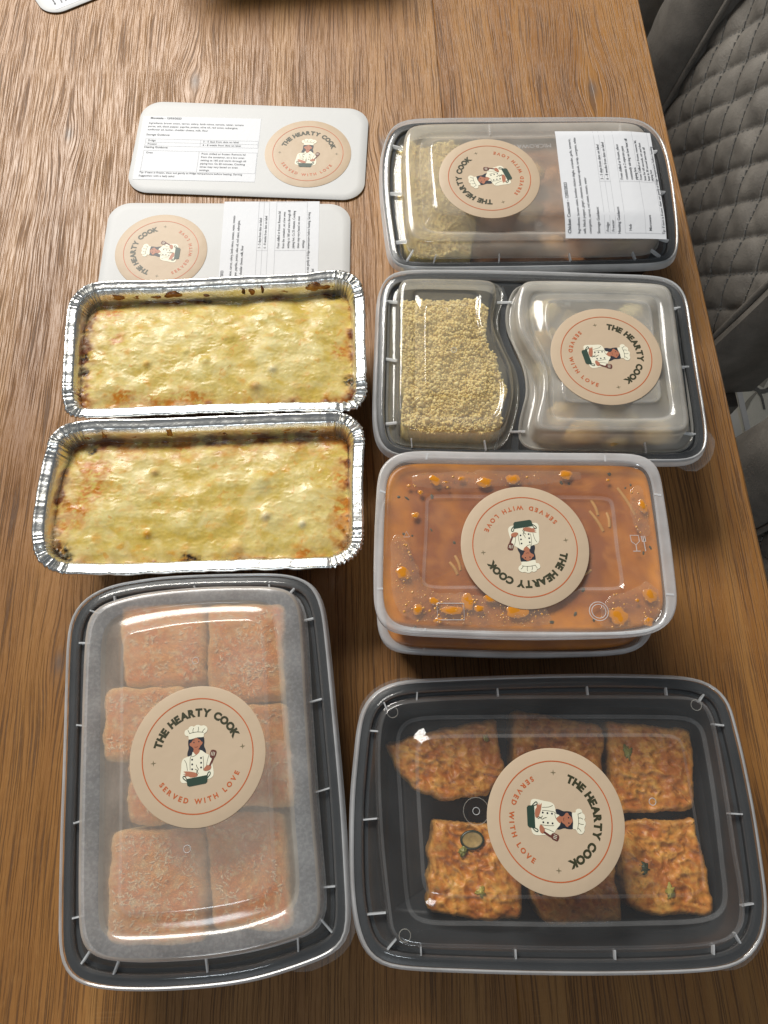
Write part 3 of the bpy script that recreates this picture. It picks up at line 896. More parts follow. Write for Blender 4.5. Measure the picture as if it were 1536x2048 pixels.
TW_RIM=[(9.9,277.7),(12.0,290.0),(17.3,299.2),(24.5,302.4),(48.7,302.6),(105.5,299.8),(148.0,296.8),(183.4,294.0),(191.5,291.5),(197.6,285.4),(200.1,275.2),(199.3,255.5),(197.7,223.9),(196.8,201.1),(195.2,182.1),(191.5,172.9),(183.4,167.8),(173.0,167.5),(117.9,170.0),(79.4,171.8),(40.8,173.6),(16.3,176.2),(8.8,182.0),(5.9,191.2),(5.3,202.9),(6.2,222.3),(7.7,245.5)]
TWL_CH=[(16.7,284.9),(19.9,294.9),(27.2,297.5),(55.6,296.6),(82.0,294.6),(87.4,290.1),(88.3,282.7),(84.4,273.6),(82.5,261.4),(86.1,243.6),(90.3,231.0),(90.8,215.6),(87.6,200.8),(82.3,187.8),(74.9,180.5),(54.1,181.2),(28.3,183.1),(16.7,185.6),(12.8,192.9),(14.0,230.3)]
TWL_DOME=[(22.1,278.1),(23.3,287.1),(27.2,290.3),(54.2,289.7),(77.7,287.9),(81.9,284.2),(81.5,275.4),(78.4,265.0),(78.4,253.0),(82.2,239.6),(85.7,227.2),(85.9,213.7),(82.8,200.5),(78.1,189.2),(71.3,185.4),(47.1,186.4),(25.5,187.8),(19.3,190.9),(18.1,198.3),(20.1,240.0)]
TWL_PT=[(30.6,275.6),(31.4,280.5),(34.9,282.0),(53.3,281.1),(67.6,279.7),(70.8,276.8),(68.9,263.1),(70.9,248.1),(75.0,234.0),(78.3,221.1),(78.5,209.2),(75.8,199.1),(71.8,194.5),(53.8,194.7),(33.4,195.5),(28.2,197.8),(27.0,205.1),(28.5,237.8)]
TWR_CH=[(88.6,271.0),(92.0,282.3),(96.3,289.7),(103.8,292.4),(147.8,290.6),(187.4,287.7),(193.8,284.2),(195.1,276.0),(193.5,240.3),(190.7,201.9),(189.0,185.7),(184.3,177.9),(175.9,174.9),(131.8,176.8),(99.4,178.9),(90.6,181.7),(88.0,187.6),(90.6,200.7),(95.4,215.5),(95.7,230.8),(92.4,245.0),(88.5,258.0)]
TWR_DOME=[(91.6,266.2),(94.4,279.2),(98.0,285.0),(102.6,286.6),(144.2,284.8),(181.4,281.8),(186.6,278.4),(187.6,269.7),(185.6,234.8),(183.7,201.6),(182.7,187.2),(180.1,182.0),(173.4,180.6),(130.0,182.3),(101.9,183.5),(95.6,185.5),(94.6,191.5),(97.6,200.1),(101.2,213.2),(101.3,225.2),(96.5,237.6),(91.8,249.4)]
TWR_PT=[(99.5,263.0),(101.3,273.4),(104.4,277.4),(128.5,277.5),(155.9,276.2),(172.9,274.8),(178.1,272.7),(179.1,266.2),(176.7,236.2),(175.4,209.1),(174.7,195.9),(172.3,191.0),(166.2,189.5),(130.3,190.6),(111.2,191.5),(105.6,193.1),(104.7,199.6),(105.9,212.8),(106.4,222.4),(104.0,236.2),(99.7,249.5)]
SO_RIM=[(4.6,141.3),(2.8,118.3),(1.6,91.0),(2.1,81.4),(5.4,74.0),(12.4,70.2),(39.8,67.4),(70.3,65.3),(100.9,64.5),(126.7,64.8),(137.3,66.8),(144.5,72.2),(148.0,79.5),(149.1,88.0),(150.5,113.3),(151.1,136.3),(151.1,145.9),(149.5,153.2),(143.6,158.2),(135.9,159.7),(102.4,161.2),(57.8,163.1),(22.1,164.7),(13.1,161.9),(7.3,155.5),(5.4,148.3)]
SO_IN=[(9.2,141.5),(7.4,118.5),(6.0,91.1),(6.9,81.0),(10.6,75.1),(16.7,72.6),(40.1,70.4),(70.8,68.5),(101.6,67.1),(122.1,66.5),(134.3,68.1),(140.2,72.6),(142.7,79.9),(143.2,87.4),(144.7,113.8),(145.8,140.5),(144.7,148.9),(139.8,153.6),(102.0,156.0),(57.5,158.1),(24.1,159.5),(16.3,157.7),(11.4,152.1)]
SO_PT=[(29.1,135.4),(29.5,139.5),(32.6,141.4),(56.2,140.6),(89.2,139.2),(121.0,137.6),(125.2,135.9),(126.0,132.1),(125.1,109.2),(125.0,92.6),(123.6,88.3),(119.3,87.7),(83.6,89.2),(52.2,90.8),(29.1,91.8),(25.4,93.9),(25.3,98.2),(27.5,118.2)]
T1_OUT=[(-178.7,278.6),(-176.5,290.0),(-169.7,298.2),(-158.8,300.9),(-119.7,300.9),(-77.6,302.2),(-35.3,303.2),(-22.6,304.8),(-11.2,304.5),(-1.5,298.2),(1.7,284.6),(1.7,261.6),(1.5,230.1),(1.2,219.4),(-1.7,210.5),(-10.3,206.9),(-22.2,207.0),(-74.6,207.7),(-113.7,207.5),(-146.2,207.0),(-160.4,207.0),(-170.5,210.4),(-175.1,222.1),(-176.6,235.8),(-177.9,259.2)]
T2_OUT=[(-180.2,187.3),(-178.6,195.8),(-171.6,202.5),(-157.7,205.3),(-126.6,205.0),(-74.5,205.5),(-28.7,205.8),(-11.7,204.6),(-3.1,197.3),(-1.0,187.1),(-2.3,164.7),(-3.2,131.1),(-5.9,120.9),(-15.8,114.2),(-25.6,112.6),(-71.6,113.0),(-119.8,112.7),(-149.8,113.4),(-165.6,115.2),(-177.3,122.9),(-181.6,135.9),(-182.6,150.4),(-181.9,170.7)]
BL_TICK=[(-150.7,77.7),(-148.2,34.9),(-145.1,-7.8),(-140.8,-51.0),(-134.9,-66.2),(-120.2,-71.1),(-79.5,-71.0),(-39.1,-64.6),(-26.0,-57.0),(-22.9,-41.4),(-26.0,1.5),(-29.6,44.4),(-33.3,86.8),(-39.2,102.8),(-52.7,107.4),(-93.3,107.6),(-133.3,100.9),(-147.1,94.2)]
BR_TICK=[(20.3,46.1),(63.3,45.9),(106.7,44.6),(150.2,43.1),(165.8,38.8),(172.5,24.7),(175.2,-16.0),(171.5,-56.3),(164.1,-70.3),(148.5,-73.8),(105.1,-73.8),(61.6,-72.9),(18.3,-71.0),(2.7,-65.7),(-3.1,-52.1),(-5.5,-11.8),(-1.6,28.4),(4.1,41.5)]
CH_TICK=[(26.8,405.8),(22.9,366.4),(24.9,327.0),(30.8,313.9),(45.7,309.9),(88.7,308.1),(131.9,306.8),(175.3,306.6),(191.4,310.3),(197.5,323.7),(202.6,362.4),(200.3,397.6),(178.9,420.5),(91.8,423.7)]
TW_TICK=[(20.1,282.2),(17.0,239.7),(14.8,197.0),(26.5,186.5),(68.7,182.2),(159.7,177.4),(187.0,186.7),(190.1,230.3),(192.5,271.9),(165.6,286.1)]
SO_TICK=[(30.2,160.5),(125.2,155.9),(146.6,134.7),(144.5,83.6),(121.0,64.4),(25.4,70.0),(4.5,91.7),(7.4,141.9)]

def mid(Q): return ((Q[:, 0].min() + Q[:, 0].max()) / 2000, (Q[:, 1].min() + Q[:, 1].max()) / 2000, 0)
def rib(parent, a, b, z, h=2.6, w=0.75):
    """small moulded web across the lid channel between two points"""
    d = (b - a); L = float(np.linalg.norm(d))
    c = (a + b) / 2
    build('rib', box(c[0] / 1000, c[1] / 1000, z / 1000, L / 1000, w / 1000, h / 1000, math.atan2(d[1], d[0])), M['tick'], parent, smooth=False)
def black_tray(root, Rm, zr, sink=15, walls=None):
    o = lambda d: off(Rm, d)
    v = loft([(o(sink), 0.3), (o(9.5), zr - 7), (o(8.2), zr - 4.2), (o(1.6), zr - 3.6), (o(1.2), zr - 2.9), (o(1.8), zr - 2.4), (o(5.6), zr - 2.4), (o(6.3), zr - 3.2), (o(7.2), zr - 8), (o(sink + 1.5), 3.5), (o(sink + 4), 2.2)], True, True)
    return build('tray', v, M['black'], root)
def rim_rings(Rm, zr):
    o = lambda d: off(Rm, d)
    return [(o(-0.7), zr - 5.0), (o(-0.2), zr - 4.2), (o(0.0), zr - 0.9), (o(0.35), zr - 0.25), (o(0.9), zr), (o(1.5), zr - 0.3), (o(2.0), zr - 0.9), (o(4.2), zr - 0.9), (o(4.8), zr - 0.6), (o(5.4), zr - 1.2), (o(6.4), zr - 4.0)]
def lid_edge(root, Rm, zr, mat):
    """rolled outer edge of the lid, whiter because it is a folded bead"""
    o = lambda d: off(Rm, d)
    return build('lid_edge', loft([(o(-0.75), zr - 5.2), (o(-1.0), zr - 4.9), (o(-0.75), zr - 4.4), (o(-0.1), zr - 0.8), (o(0.25), zr - 0.1), (o(0.9), zr + 0.15), (o(1.5), zr - 0.2)], False), mat, root)
def dome_lid(root, Rm, D, PB, PT, zr, ticks, mat, hd, hp, N, panel=None):
    r = rim_rings(Rm, zr)
    r += [(off(D, -1.6), zr - 4.2), (off(D, -0.5), zr - 3.6), (off(D, -0.1), zr - 1.0), (off(D, 0.0), zr + hd - 2.2), (off(D, 0.7), zr + hd - 0.7), (off(D, 2.0), zr + hd), (off(D, 4.5), zr + hd + 0.1),
          (off(PB, -1.6), zr + hd + 0.15), (off(PB, -0.8), zr + hd - 0.1), (off(PB, 0.1), zr + hd - 0.6), (off(PB, 1.0), zr + hd - 1.15), (off(PB, 2.0), zr + hd - 1.3),
          (off(PT, -1.9), zr + hp - 1.5), (off(PT, -0.9), zr + hp - 1.0), (off(PT, 0.0), zr + hp - 0.45), (off(PT, 0.8), zr + hp - 0.05), (off(PT, 1.6), zr + hp + 0.1), (off(PT, 4), zr + hp + 0.1)]
    vf = loft(r, True)
    fm = [0 if f // N < 11 else (3 if f // N in (15, 19, 20, 24, 25) else (1 if f // N < 20 else 2)) for f in range(len(vf[1]))]
    lid = build('lid', vf, [M['flange'], mat, panel or mat, M['lip'] if mat == M['clear'] else M['lip_mist']], root, fmat=fm)
    e = lid_edge(root, Rm, zr, M['rim'])
    c = Rm.mean(0)
    I, J = off(Rm, 5.8), off(D, -0.2)
    for t in ticks:
        k = int(np.argmin(((I - np.array(t)) ** 2).sum(1)))
        j = int(np.argmin(((J - I[k]) ** 2).sum(1)))
        d = J[j] - I[k]
        L = np.linalg.norm(d)
        a, b = I[k], I[k] + d / max(L, 0.1) * max(L * 0.95, 4.0)
        rib(lid, a, b, zr - 2.2)
    return lid
def tab(root, Rm, corner, z, mat, half=17.0, wmax=6.0):
    """thumb tab: the lid flange runs out to a blunt flap round one corner"""
    k = int(np.argmin(((Rm - np.array(corner)) ** 2).sum(1)))
    n = len(Rm)
    seg = np.linalg.norm(np.roll(Rm, -1, 0) - Rm, axis=1)
    idx, acc = [k], 0.0
    f_, b_ = 0.0, 0.0
    a = k
    while f_ < half: f_ += seg[a % n]; a += 1
    b = k
    while b_ < half: b -= 1; b_ += seg[b % n]
    ids = [q % n for q in range(b, a + 1)]
    I, O_ = off(Rm, -0.4), off(Rm, -1.0)
    nrm = (off(Rm, -1.0) - Rm)
    V, F = [], []
    m = len(ids)
    for zz in (z, z - 0.7):
        for q, i in enumerate(ids):
            t = q / (m - 1)
            w = wmax * min(1.0, math.sin(math.pi * t) * 1.6) ** 0.7
            for p in (I[i], I[i] + nrm[i] * (0.1 + w)): V.append((p[0] / 1000, p[1] / 1000, zz / 1000))
    s = 2 * m
    for q in range(m - 1):
        e = 2 * q
        F += [(e, e + 1, e + 3, e + 2), (s + e, s + e + 2, s + e + 3, s + e + 1), (e + 1, s + e + 1, s + e + 3, e + 3)]
    build('thumb_tab', (V, F), mat, root)
def emboss(root, s, size, c, ang, z, mirror=False, mat='tick', bold=0.0):
    g, fc = text_geo(s, size, bold, 'CENTER', 2)
    a = R(ang)
    V = []
    for x, y in g:
        if mirror: x = -x
        V.append(((c[0] + x * math.cos(a) - y * math.sin(a)) / 1000, (c[1] + x * math.sin(a) + y * math.cos(a)) / 1000, z / 1000))
    build('embossed_lettering', (V, fc), mat if not isinstance(mat, str) else M[mat], root, smooth=False)
def pip(root, x, y, z, r=1.6, mat='tick'):
    """injection mark: a tiny ring left in the middle of the lid"""
    n = 20
    P = [((x + r * math.cos(2 * math.pi * i / n)) / 1000, (y + r * math.sin(2 * math.pi * i / n)) / 1000, z / 1000) for i in range(n)]
    build('moulding_mark', tube(P, 0.00016, 6, True), M[mat], root)

# ------------------------------------------------------------------ food helpers
def mixc(a, b, t):
    t = max(0.0, min(1.0, t))
    return tuple(a[i] + (b[i] - a[i]) * t for i in range(3))
def rough_outline(P, N, sm, amp, fr, seed):
    P = np.array(P, float)
    L = []
    n = len(P)
    for i in range(n):
        for j in range(24): L.append(P[i] + (P[(i + 1) % n] - P[i]) * j / 24)
    L = np.array(L)
    if ((L[:, 0] * np.roll(L[:, 1], -1) - np.roll(L[:, 0], -1) * L[:, 1]).sum()) < 0: L = L[::-1]
    seg = np.linalg.norm(np.roll(L, -1, 0) - L, axis=1)
    s = np.concatenate([[0], np.cumsum(seg)])
    t = np.linspace(0, s[-1], N, endpoint=False)
    L2 = np.concatenate([L, L[:1]])
    Q = np.stack([np.interp(t, s, L2[:, 0]), np.interp(t, s, L2[:, 1])], -1)
    Q = smooth_ring(Q, sm)
    tn = np.roll(Q, -1, 0) - np.roll(Q, 1, 0)
    tn /= np.maximum(np.linalg.norm(tn, axis=1, keepdims=True), 1e-9)
    nn = np.stack([-tn[:, 1], tn[:, 0]], -1)
    a = np.array([fbm(q[0] * fr + seed, q[1] * fr, seed, 4) for q in Q])
    return Q + nn * (a * amp)[:, None]
def slab(Q, z0, z1, rnd, top_noise, top_col, side_col, seed, rings=26):
    """a cut piece of baked food: crumbly sides, rounded shoulder, bumpy top"""
    N = len(Q)
    c = Q.mean(0)
    V, C = [], []
    layers = [(0.0, z0, 0)] + [(0.0, z0 + (z1 - rnd - z0) * k, 0) for k in (0.3, 0.6, 1.0)]
    for a in (25, 50, 72, 90):
        layers.append((rnd * (1 - math.cos(R(a))), z1 - rnd + rnd * math.sin(R(a)), a / 90))
    rr = []
    for d, z, w in layers: rr.append((off(Q, d) if d else Q, z, w))
    base = off(Q, rnd)
    for k in range(1, rings): rr.append((c + (base - c) * (1 - k / rings), z1, 1))
    for q, z, w in rr:
        for i in range(N):
            x, y = q[i]
            j = 0.32 * fbm(x * 0.9 + seed, y * 0.9, z * 0.9, 4) * (1 - w) * 1.6
            zz = z + w * top_noise(x + seed * 31, y)
            d = (q[i] - c); d = d / max(np.linalg.norm(d), 1e-6)
            V.append(((x + d[0] * j) / 1000, (y + d[1] * j) / 1000, zz / 1000))
            C.append(mixc(side_col(x, y, z), top_col(x + seed * 31, y), w))
    F = []
    for k in range(len(rr) - 1):
        a, b = k * N, (k + 1) * N
        for i in range(N):
            j = (i + 1) % N
            F.append((a + i, a + j, b + j, b + i))
    m = len(V)
    V.append((c[0] / 1000, c[1] / 1000, (z1 + top_noise(c[0] + seed * 31, c[1])) / 1000)); C.append(top_col(c[0], c[1]))
    a = (len(rr) - 1) * N
    for i in range(N): F.append((a + i, a + (i + 1) % N, m))
    return (V, F), C

# ================================================================== foil trays of moussaka
def foil_tray(label, OUT, zr, seed):
    N = 640
    O = ring(OUT, N, 3)
    c = O.mean(0)
    root = empty('foil_tray', (c[0] / 1000, c[1] / 1000, 0), label, 'foil tray', 'foil trays of moussaka')
    t = np.roll(O, -1, 0) - np.roll(O, 1, 0)
    ds = np.linalg.norm(t, axis=1)
    dx = np.minimum(O[:, 0] - O[:, 0].min(), O[:, 0].max() - O[:, 0]); dy = np.minimum(O[:, 1] - O[:, 1].min(), O[:, 1].max() - O[:, 1])
    w = np.clip((25 - np.maximum(dx, dy)) / 8, 0, 1)
    s = np.cumsum(ds) / 2
    wave = np.sin(s * 2 * np.pi / 2.5 + 4.0 * np.array([fbm(x * 0.22, seed, 0) for x in s])) * w * (1.0 + 1.2 * np.array([fbm(x * 0.35, seed, 4.0) for x in s]))
    nz = np.array([fbm(o[0] * 0.12 + seed, o[1] * 0.12, seed, 3) for o in O])
    nz2 = np.array([fbm(o[0] * 0.5 + seed, o[1] * 0.5, seed, 3) for o in O])
    def L(d, z, a=1.0, ax=0.0):
        q = off(O, d)
        tt = np.roll(q, -1, 0) - np.roll(q, 1, 0); tt /= np.linalg.norm(tt, axis=1, keepdims=True)
        n = np.stack([-tt[:, 1], tt[:, 0]], -1)
        q = q + n * (ax * wave + 0.5 * nz * a)[:, None]
        return (q, z + a * (0.6 * wave + 0.35 * nz + 0.5 * nz2 * (0.15 + w)))
    wall = loft([L(3.0, zr - 3.8, 0.6), L(1.0, zr - 3.3, 0.8, 0.3), L(0.1, zr - 2.4, 1, 0.4), L(-0.3, zr - 1.3, 1, 0.5), L(-0.1, zr - 0.4, 1, 0.5), L(0.5, zr + 0.1, 1, 0.4), L(1.2, zr + 0.15, 1, 0.4), L(1.8, zr - 0.15, 0.9, 0.3),
                 L(2.5, zr - 0.45, 0.9, 0.3), L(3.6, zr - 0.55, 0.9, 0.3), L(4.8, zr - 0.75, 0.8, 0.35), L(5.6, zr - 1.0, 0.8, 0.35), L(6.2, zr - 1.6, 0.6, 0.35), L(6.8, zr - 3.2, 0.4, 0.45), L(7.2, zr - 3.7, 0.4, 0.45), L(7.6, zr - 5.2, 0.3, 0.45), L(8.6, zr - 8.5, 0.1, 0.4), L(8.8, zr - 9.2, 0.1, 0.4), L(10.0, zr - 14, 0, 0.4), L(17, 1.5, 0, 0.2), L(20, 0.5, 0, 0)], True)
    build('tray_wall', wall, M['foil'], root)
    return O
ch_mat = toned('melted_cheese', 0.26, 300.0, 0.10, (420.0, 0.18, 0.0005), sss=0.15, spec=0.24, wet=(110.0, 0.20, 0.62), spots=[(60.0, 0.50, 0.62, 0.32, (0.76, 0.68, 0.38)), (95.0, 0.60, 0.74, 0.22, (0.50, 0.34, 0.055)), (170.0, 0.645, 0.70, 0.55, (0.56, 0.25, 0.035))])
def moussaka(label, O, zt, seed, bubbles, brown, burnt, drips, edges):
    F0 = off(O, 7.5)
    N = 320
    F0 = F0[::2]
    c = F0.mean(0)
    top = F0[:, 1].max(); bot = F0[:, 1].min(); lf = F0[:, 0].min(); rt = F0[:, 0].max()
    V, C = [], []
    ang0 = np.arctan2(F0[:, 1] - c[1], F0[:, 0] - c[0])
    od = np.argsort(ang0); A0 = ang0[od]; R0 = np.linalg.norm(F0 - c, axis=1)[od]
    A0 = np.concatenate([A0 - 2 * np.pi, A0, A0 + 2 * np.pi]); R0 = np.concatenate([R0, R0, R0])
    nx, ny = 250, 128
    xs = np.linspace(lf - 0.5, rt + 0.5, nx); ys = np.linspace(bot - 0.5, top + 0.5, ny)
    outm = []
    TB = F0[F0[:, 1] > c[1]]; TB = TB[np.argsort(TB[:, 0])]; BB = F0[F0[:, 1] <= c[1]]; BB = BB[np.argsort(BB[:, 0])]
    RB = F0[F0[:, 0] > c[0]]; RB = RB[np.argsort(RB[:, 1])]; LB = F0[F0[:, 0] <= c[0]]; LB = LB[np.argsort(LB[:, 1])]
    if True:
        for gj in range(nx * ny):
            x, y = xs[gj % nx], ys[gj // nx]
            rb = np.interp(math.atan2(y - c[1], x - c[0]), A0, R0); rr_ = math.hypot(x - c[0], y - c[1])
            outm.append(rr_ > rb * 1.006)
            if rr_ > rb: x, y = c[0] + (x - c[0]) * rb / rr_, c[1] + (y - c[1]) * rb / rr_
            et, eb = np.interp(x, TB[:, 0], TB[:, 1]) - y, y - np.interp(x, BB[:, 0], BB[:, 1])
            el, er = x - np.interp(y, LB[:, 1], LB[:, 0]), np.interp(y, RB[:, 1], RB[:, 0]) - x
            e = max(0.0, min(et, eb, el, er))      # mm from the tray wall
            n1 = fbm(x * 0.045 + seed, y * 0.06, seed, 4)
            n2 = fbm(x * 0.16 + seed, y * 0.20, seed + 3, 4)
            n3 = fbm(x * 0.5 + seed, y * 0.6, seed + 5, 3)
            g1 = fbm(x * 0.045 + seed, y * 0.06, seed, 2)
            n4 = fbm(x * 0.11, y * 0.26 + x * 0.05, seed + 9, 3)
            z = zt + 1.5 * g1 + 0.13 * n2 + 0.03 * n3
            fold = 1 - min(1.0, abs(n4) * 6)
            z += 0.22 * fold
            dome = 1 - math.exp(-e / 9.0)
            z += 3.2 * dome - 0.5 - 5.0 * math.exp(-et / 15.0)
            z += (1.0 + 1.8 * n2) * math.exp(-e / 1.6)
            a = 0.5 + 0.5 * n2
            col = mixc((0.54, 0.400, 0.090), (0.64, 0.535, 0.215), 0.45 + 1.0 * n1 + 0.3 * n3 + 0.5 * n2)
            col = mixc(col, (0.52, 0.36, 0.065), max(0, n4 * 1.0))
            col = mixc(col, (0.60, 0.34, 0.06), max(0, (n2 - 0.22) * 1.6))
            for side, amt, reach in edges:
                ee = max(0.0, {'t': et, 'b': eb, 'l': el, 'r': er}[side])
                k = amt * math.exp(-ee / reach) * (0.85 + 1.6 * n2 + 0.8 * n1)
                col = mixc(col, (0.42, 0.155, 0.022), k)
                col = mixc(col, (0.13, 0.035, 0.008), k * 1.5 - 0.75)
            for bx, by, br, bh, bc in bubbles:
                d2 = ((x - bx) ** 2 + (y - by) ** 2) / br ** 2
                if d2 < 6:
                    g = math.exp(-d2)
                    z += bh * g
                    if bc: col = mixc(col, bc, g * 1.2 - 0.12)
            for bx, by, br in brown:
                d2 = ((x - bx) ** 2 + (y - by) ** 2) / br ** 2
                if d2 < 6: col = mixc(col, (0.47, 0.175, 0.022), (math.exp(-d2) * (1.15 + 2.6 * n3 + 1.2 * n2)))
            for bx, by, br in burnt:
                d2 = ((x - bx) ** 2 + (y - by) ** 2) / br ** 2
                if d2 < 6:
                    g = math.exp(-d2 * d2)
                    col = mixc(col, (0.022, 0.012, 0.007), g * (0.85 + 2.4 * n3))
                    z += g * (1.2 * n3 - 0.6)
            V.append((x / 1000, y / 1000, z / 1000)); C.append(col)
    F = []
    for gj in range(ny - 1):
        for gi in range(nx - 1):
            a = gj * nx + gi
            q = (a, a + 1, a + nx + 1, a + nx)
            if not all(outm[v] for v in q): F.append(q)
    me = build('moussaka', (V, F), ch_mat, None, (c[0] / 1000, c[1] / 1000, zt / 1000), col=C, label=label, cat='moussaka', group='moussaka portions in foil trays')
    dm = toned('baked_on_cheese', 0.3, 300, 0.3, (400.0, 0.4, 0.0005), spec=0.6)
    for x, rx, rz, cl in drips:
        y = float(np.interp(x, TB[:, 0], TB[:, 1])) + 0.5
        rz *= 0.72
        vf = ellipsoid((x / 1000, y / 1000, (zt - 0.4 + rz * 0.35) / 1000), (rx / 1000, 0.0014, rz / 1000), 0.05, 3, 0.40, 1.2, x)
        build('cheese_drip', vf, dm, me, col=[mixc(cl, (0.24, 0.07, 0.010), 0.45 + 1.3 * fbm(v[0] * 300, v[1] * 300, v[2] * 300)) for v in vf[0]])
    return me
OR = (0.46, 0.19, 0.025)
DK = (0.05, 0.022, 0.010)
O1 = foil_tray('crimped foil tray pushed against the half covered card lid', T1_OUT, 45.0, 2.0)
moussaka('cheese topped moussaka in the foil tray nearer the card lids', O1, 37.3, 2.0,
         [(-129.4, 244.4, 2.2, 1.6, (0.55, 0.30, 0.05)), (-94.5, 245.6, 2.6, 1.5, None), (-54.6, 238.5, 3.0, 1.8, (0.72, 0.62, 0.36)), (-64.6, 226.9, 3.4, 2.2, (0.45, 0.24, 0.06)), (-107, 252, 2, 1.0, None), (-30, 262, 4, 1.2, None), (-80, 262, 5, 1.2, None)],
         [(-150, 262, 3.5), (-140, 218, 7), (-126, 214, 8), (-110, 217, 6), (-155, 285, 6), (-100, 220, 5), (-14, 250, 4), (-143, 223, 4)],
         [(-166.5, 241, 3.0), (-167, 251, 2.6), (-7.5, 229.3, 4.2), (-17.6, 294.3, 5.0), (-96.1, 293.4, 3.2)],
         [(-150.0, 7.0, 4.0, OR), (-139.0, 5.0, 3.0, OR), (-116.5, 6.5, 5.0, OR), (-29.4, 5.5, 6.5, (0.52, 0.26, 0.05)), (-24.0, 6.0, 4.0, OR), (-68, 2.8, 4.2, OR), (-73.3, 1.3, 5.2, DK), (-61.3, 1.1, 6.2, DK), (-96, 3.0, 2.6, DK), (-48, 5.0, 2.6, OR), (-127, 4.0, 3.0, OR)],
         [('l', 2.2, 4.5), ('b', 1.1, 3.6), ('t', 1.3, 3.4), ('r', 1.1, 3.4)])
O2 = foil_tray('crimped foil tray resting just behind the misted box of orange slices', T2_OUT, 45.0, 5.0)
moussaka('cheese topped moussaka in the foil tray beside the soup tubs', O2, 36.6, 5.3,
         [(-120.5, 174.3, 2.3, 1.8, (0.50, 0.24, 0.03)), (-121.7, 136.9, 2.3, 1.8, (0.55, 0.26, 0.03)), (-57.1, 145.4, 2.6, 2.2, (0.74, 0.66, 0.42)), (-36.7, 140.0, 2.4, 2.0, (0.74, 0.66, 0.42)), (-73.0, 127.3, 4.0, 2.2, (0.64, 0.44, 0.16)), (-60, 168, 5, 1.6, None), (-95, 158, 6, 1.6, None), (-80, 145, 7, 1.4, None)],
         [(-154.2, 176.4, 8), (-107.7, 191, 4), (-155, 163, 6), (-162, 150, 6), (-135, 192, 7), (-20, 196, 9), (-12, 140, 6), (-14, 150, 5), (-105, 197, 7), (-70, 196, 6), (-168, 146, 5), (-36, 122, 4), (-16, 168, 4)],
         [(-168.0, 129.5, 4.5), (-164.5, 124.8, 3.5), (-98.8, 121.2, 4.0), (-93.8, 121.0, 3.0), (-158, 190, 3)],
         [(-150.5, 1.8, 5.5, OR), (-112.6, 2.4, 7.0, OR), (-114.5, 4.6, 3.2, OR), (-46.3, 5.6, 3.6, OR), (-130, 7.0, 2.8, OR), (-81.0, 1.8, 3.4, DK), (-95, 6, 2.4, (0.30, 0.10, 0.015)), (-62, 7, 2.6, (0.36, 0.13, 0.02)), (-28, 6, 2.6, OR), (-160, 3, 3, (0.36, 0.13, 0.02))],
         [('t', 1.5, 6.5), ('r', 1.4, 5.0), ('l', 1.4, 5.5), ('b', 0.8, 2.4)])

# ================================================================== box of orange coconut slices (misted lid)
N = 176
zr = 45.0
Rm = ring(BL_RIM, N); D = ring(BL_DOME, N); PB = ring(BL_PB, N); PT = ring(BL_PT, N)
box1 = empty('food_box', mid(Rm), 'upright black tray with a misted domed lid, holding orange coconut slices', 'food box', 'lidded food boxes')
black_tray(box1, Rm, zr)
lid1 = dome_lid(box1, Rm, D, PB, PT, zr, BL_TICK, M['frost'], 7.0, 11.5, N, M['frost_panel'])
tab(box1, Rm, (-17, -64), zr - 4.6, M['flange'], 26, 3.2)
sticker(box1, -84.1, 19.1, zr + 11.65, 6.5)
pip(box1, -87.5, 63.6, zr + 11.7); pip(box1, -87.0, -21.5, zr + 11.7)
semolina = toned('orange_semolina_cake', 0.75, 900.0, 0.20, (700.0, 0.5, 0.0009), sss=0.05, spec=0.25)
flake_mat = plain('coconut_flake', (0.92, 0.72, 0.44), 0.6)
SL = [([(-133.4, 97.3), (-90.3, 97.6), (-87.6, 55.3), (-127.2, 55.6)], 'orange coconut slice in the back corner beside the foil tray, nearer the table end of the row', 0),
      ([(-86.4, 96.9), (-47.0, 95.5), (-46.0, 45.7), (-83.4, 46.5)], 'b', 1), ([(-137.0, 53.6), (-97.1, 53.6), (-92.0, 18.9), (-134.8, 19.8)], 'c', 2),
      ([(-82.3, 43.3), (-44.3, 43.1), (-40.9, -4.9), (-80.4, -4.1)], 'd', 3), ([(-122.2, 17.7), (-86.4, 16.5), (-85.0, -11.0), (-120.0, -10.3)], 'e', 4),
      ([(-128.3, -13.8), (-84.5, -14.5), (-82.3, -62.4), (-126.9, -61.4)], 'f', 5), ([(-82.8, -8.2), (-46.1, -8.5), (-41.0, -57.7), (-77.1, -57.3)], 'g', 6)]
SLAB = ['far corner orange coconut slice on the side away from the soup tubs', 'far corner orange coconut slice on the soup tub side',
        "orange coconut slice half under the sticker's edge away from the soup tubs", "orange coconut slice half under the sticker's edge towards the soup tubs",
        'small pale orange coconut slice peeping out below the sticker', 'large thickly flaked orange coconut slice in the front corner away from the bake box',
        'orange coconut slice in the front corner next to the vegetable bake box']
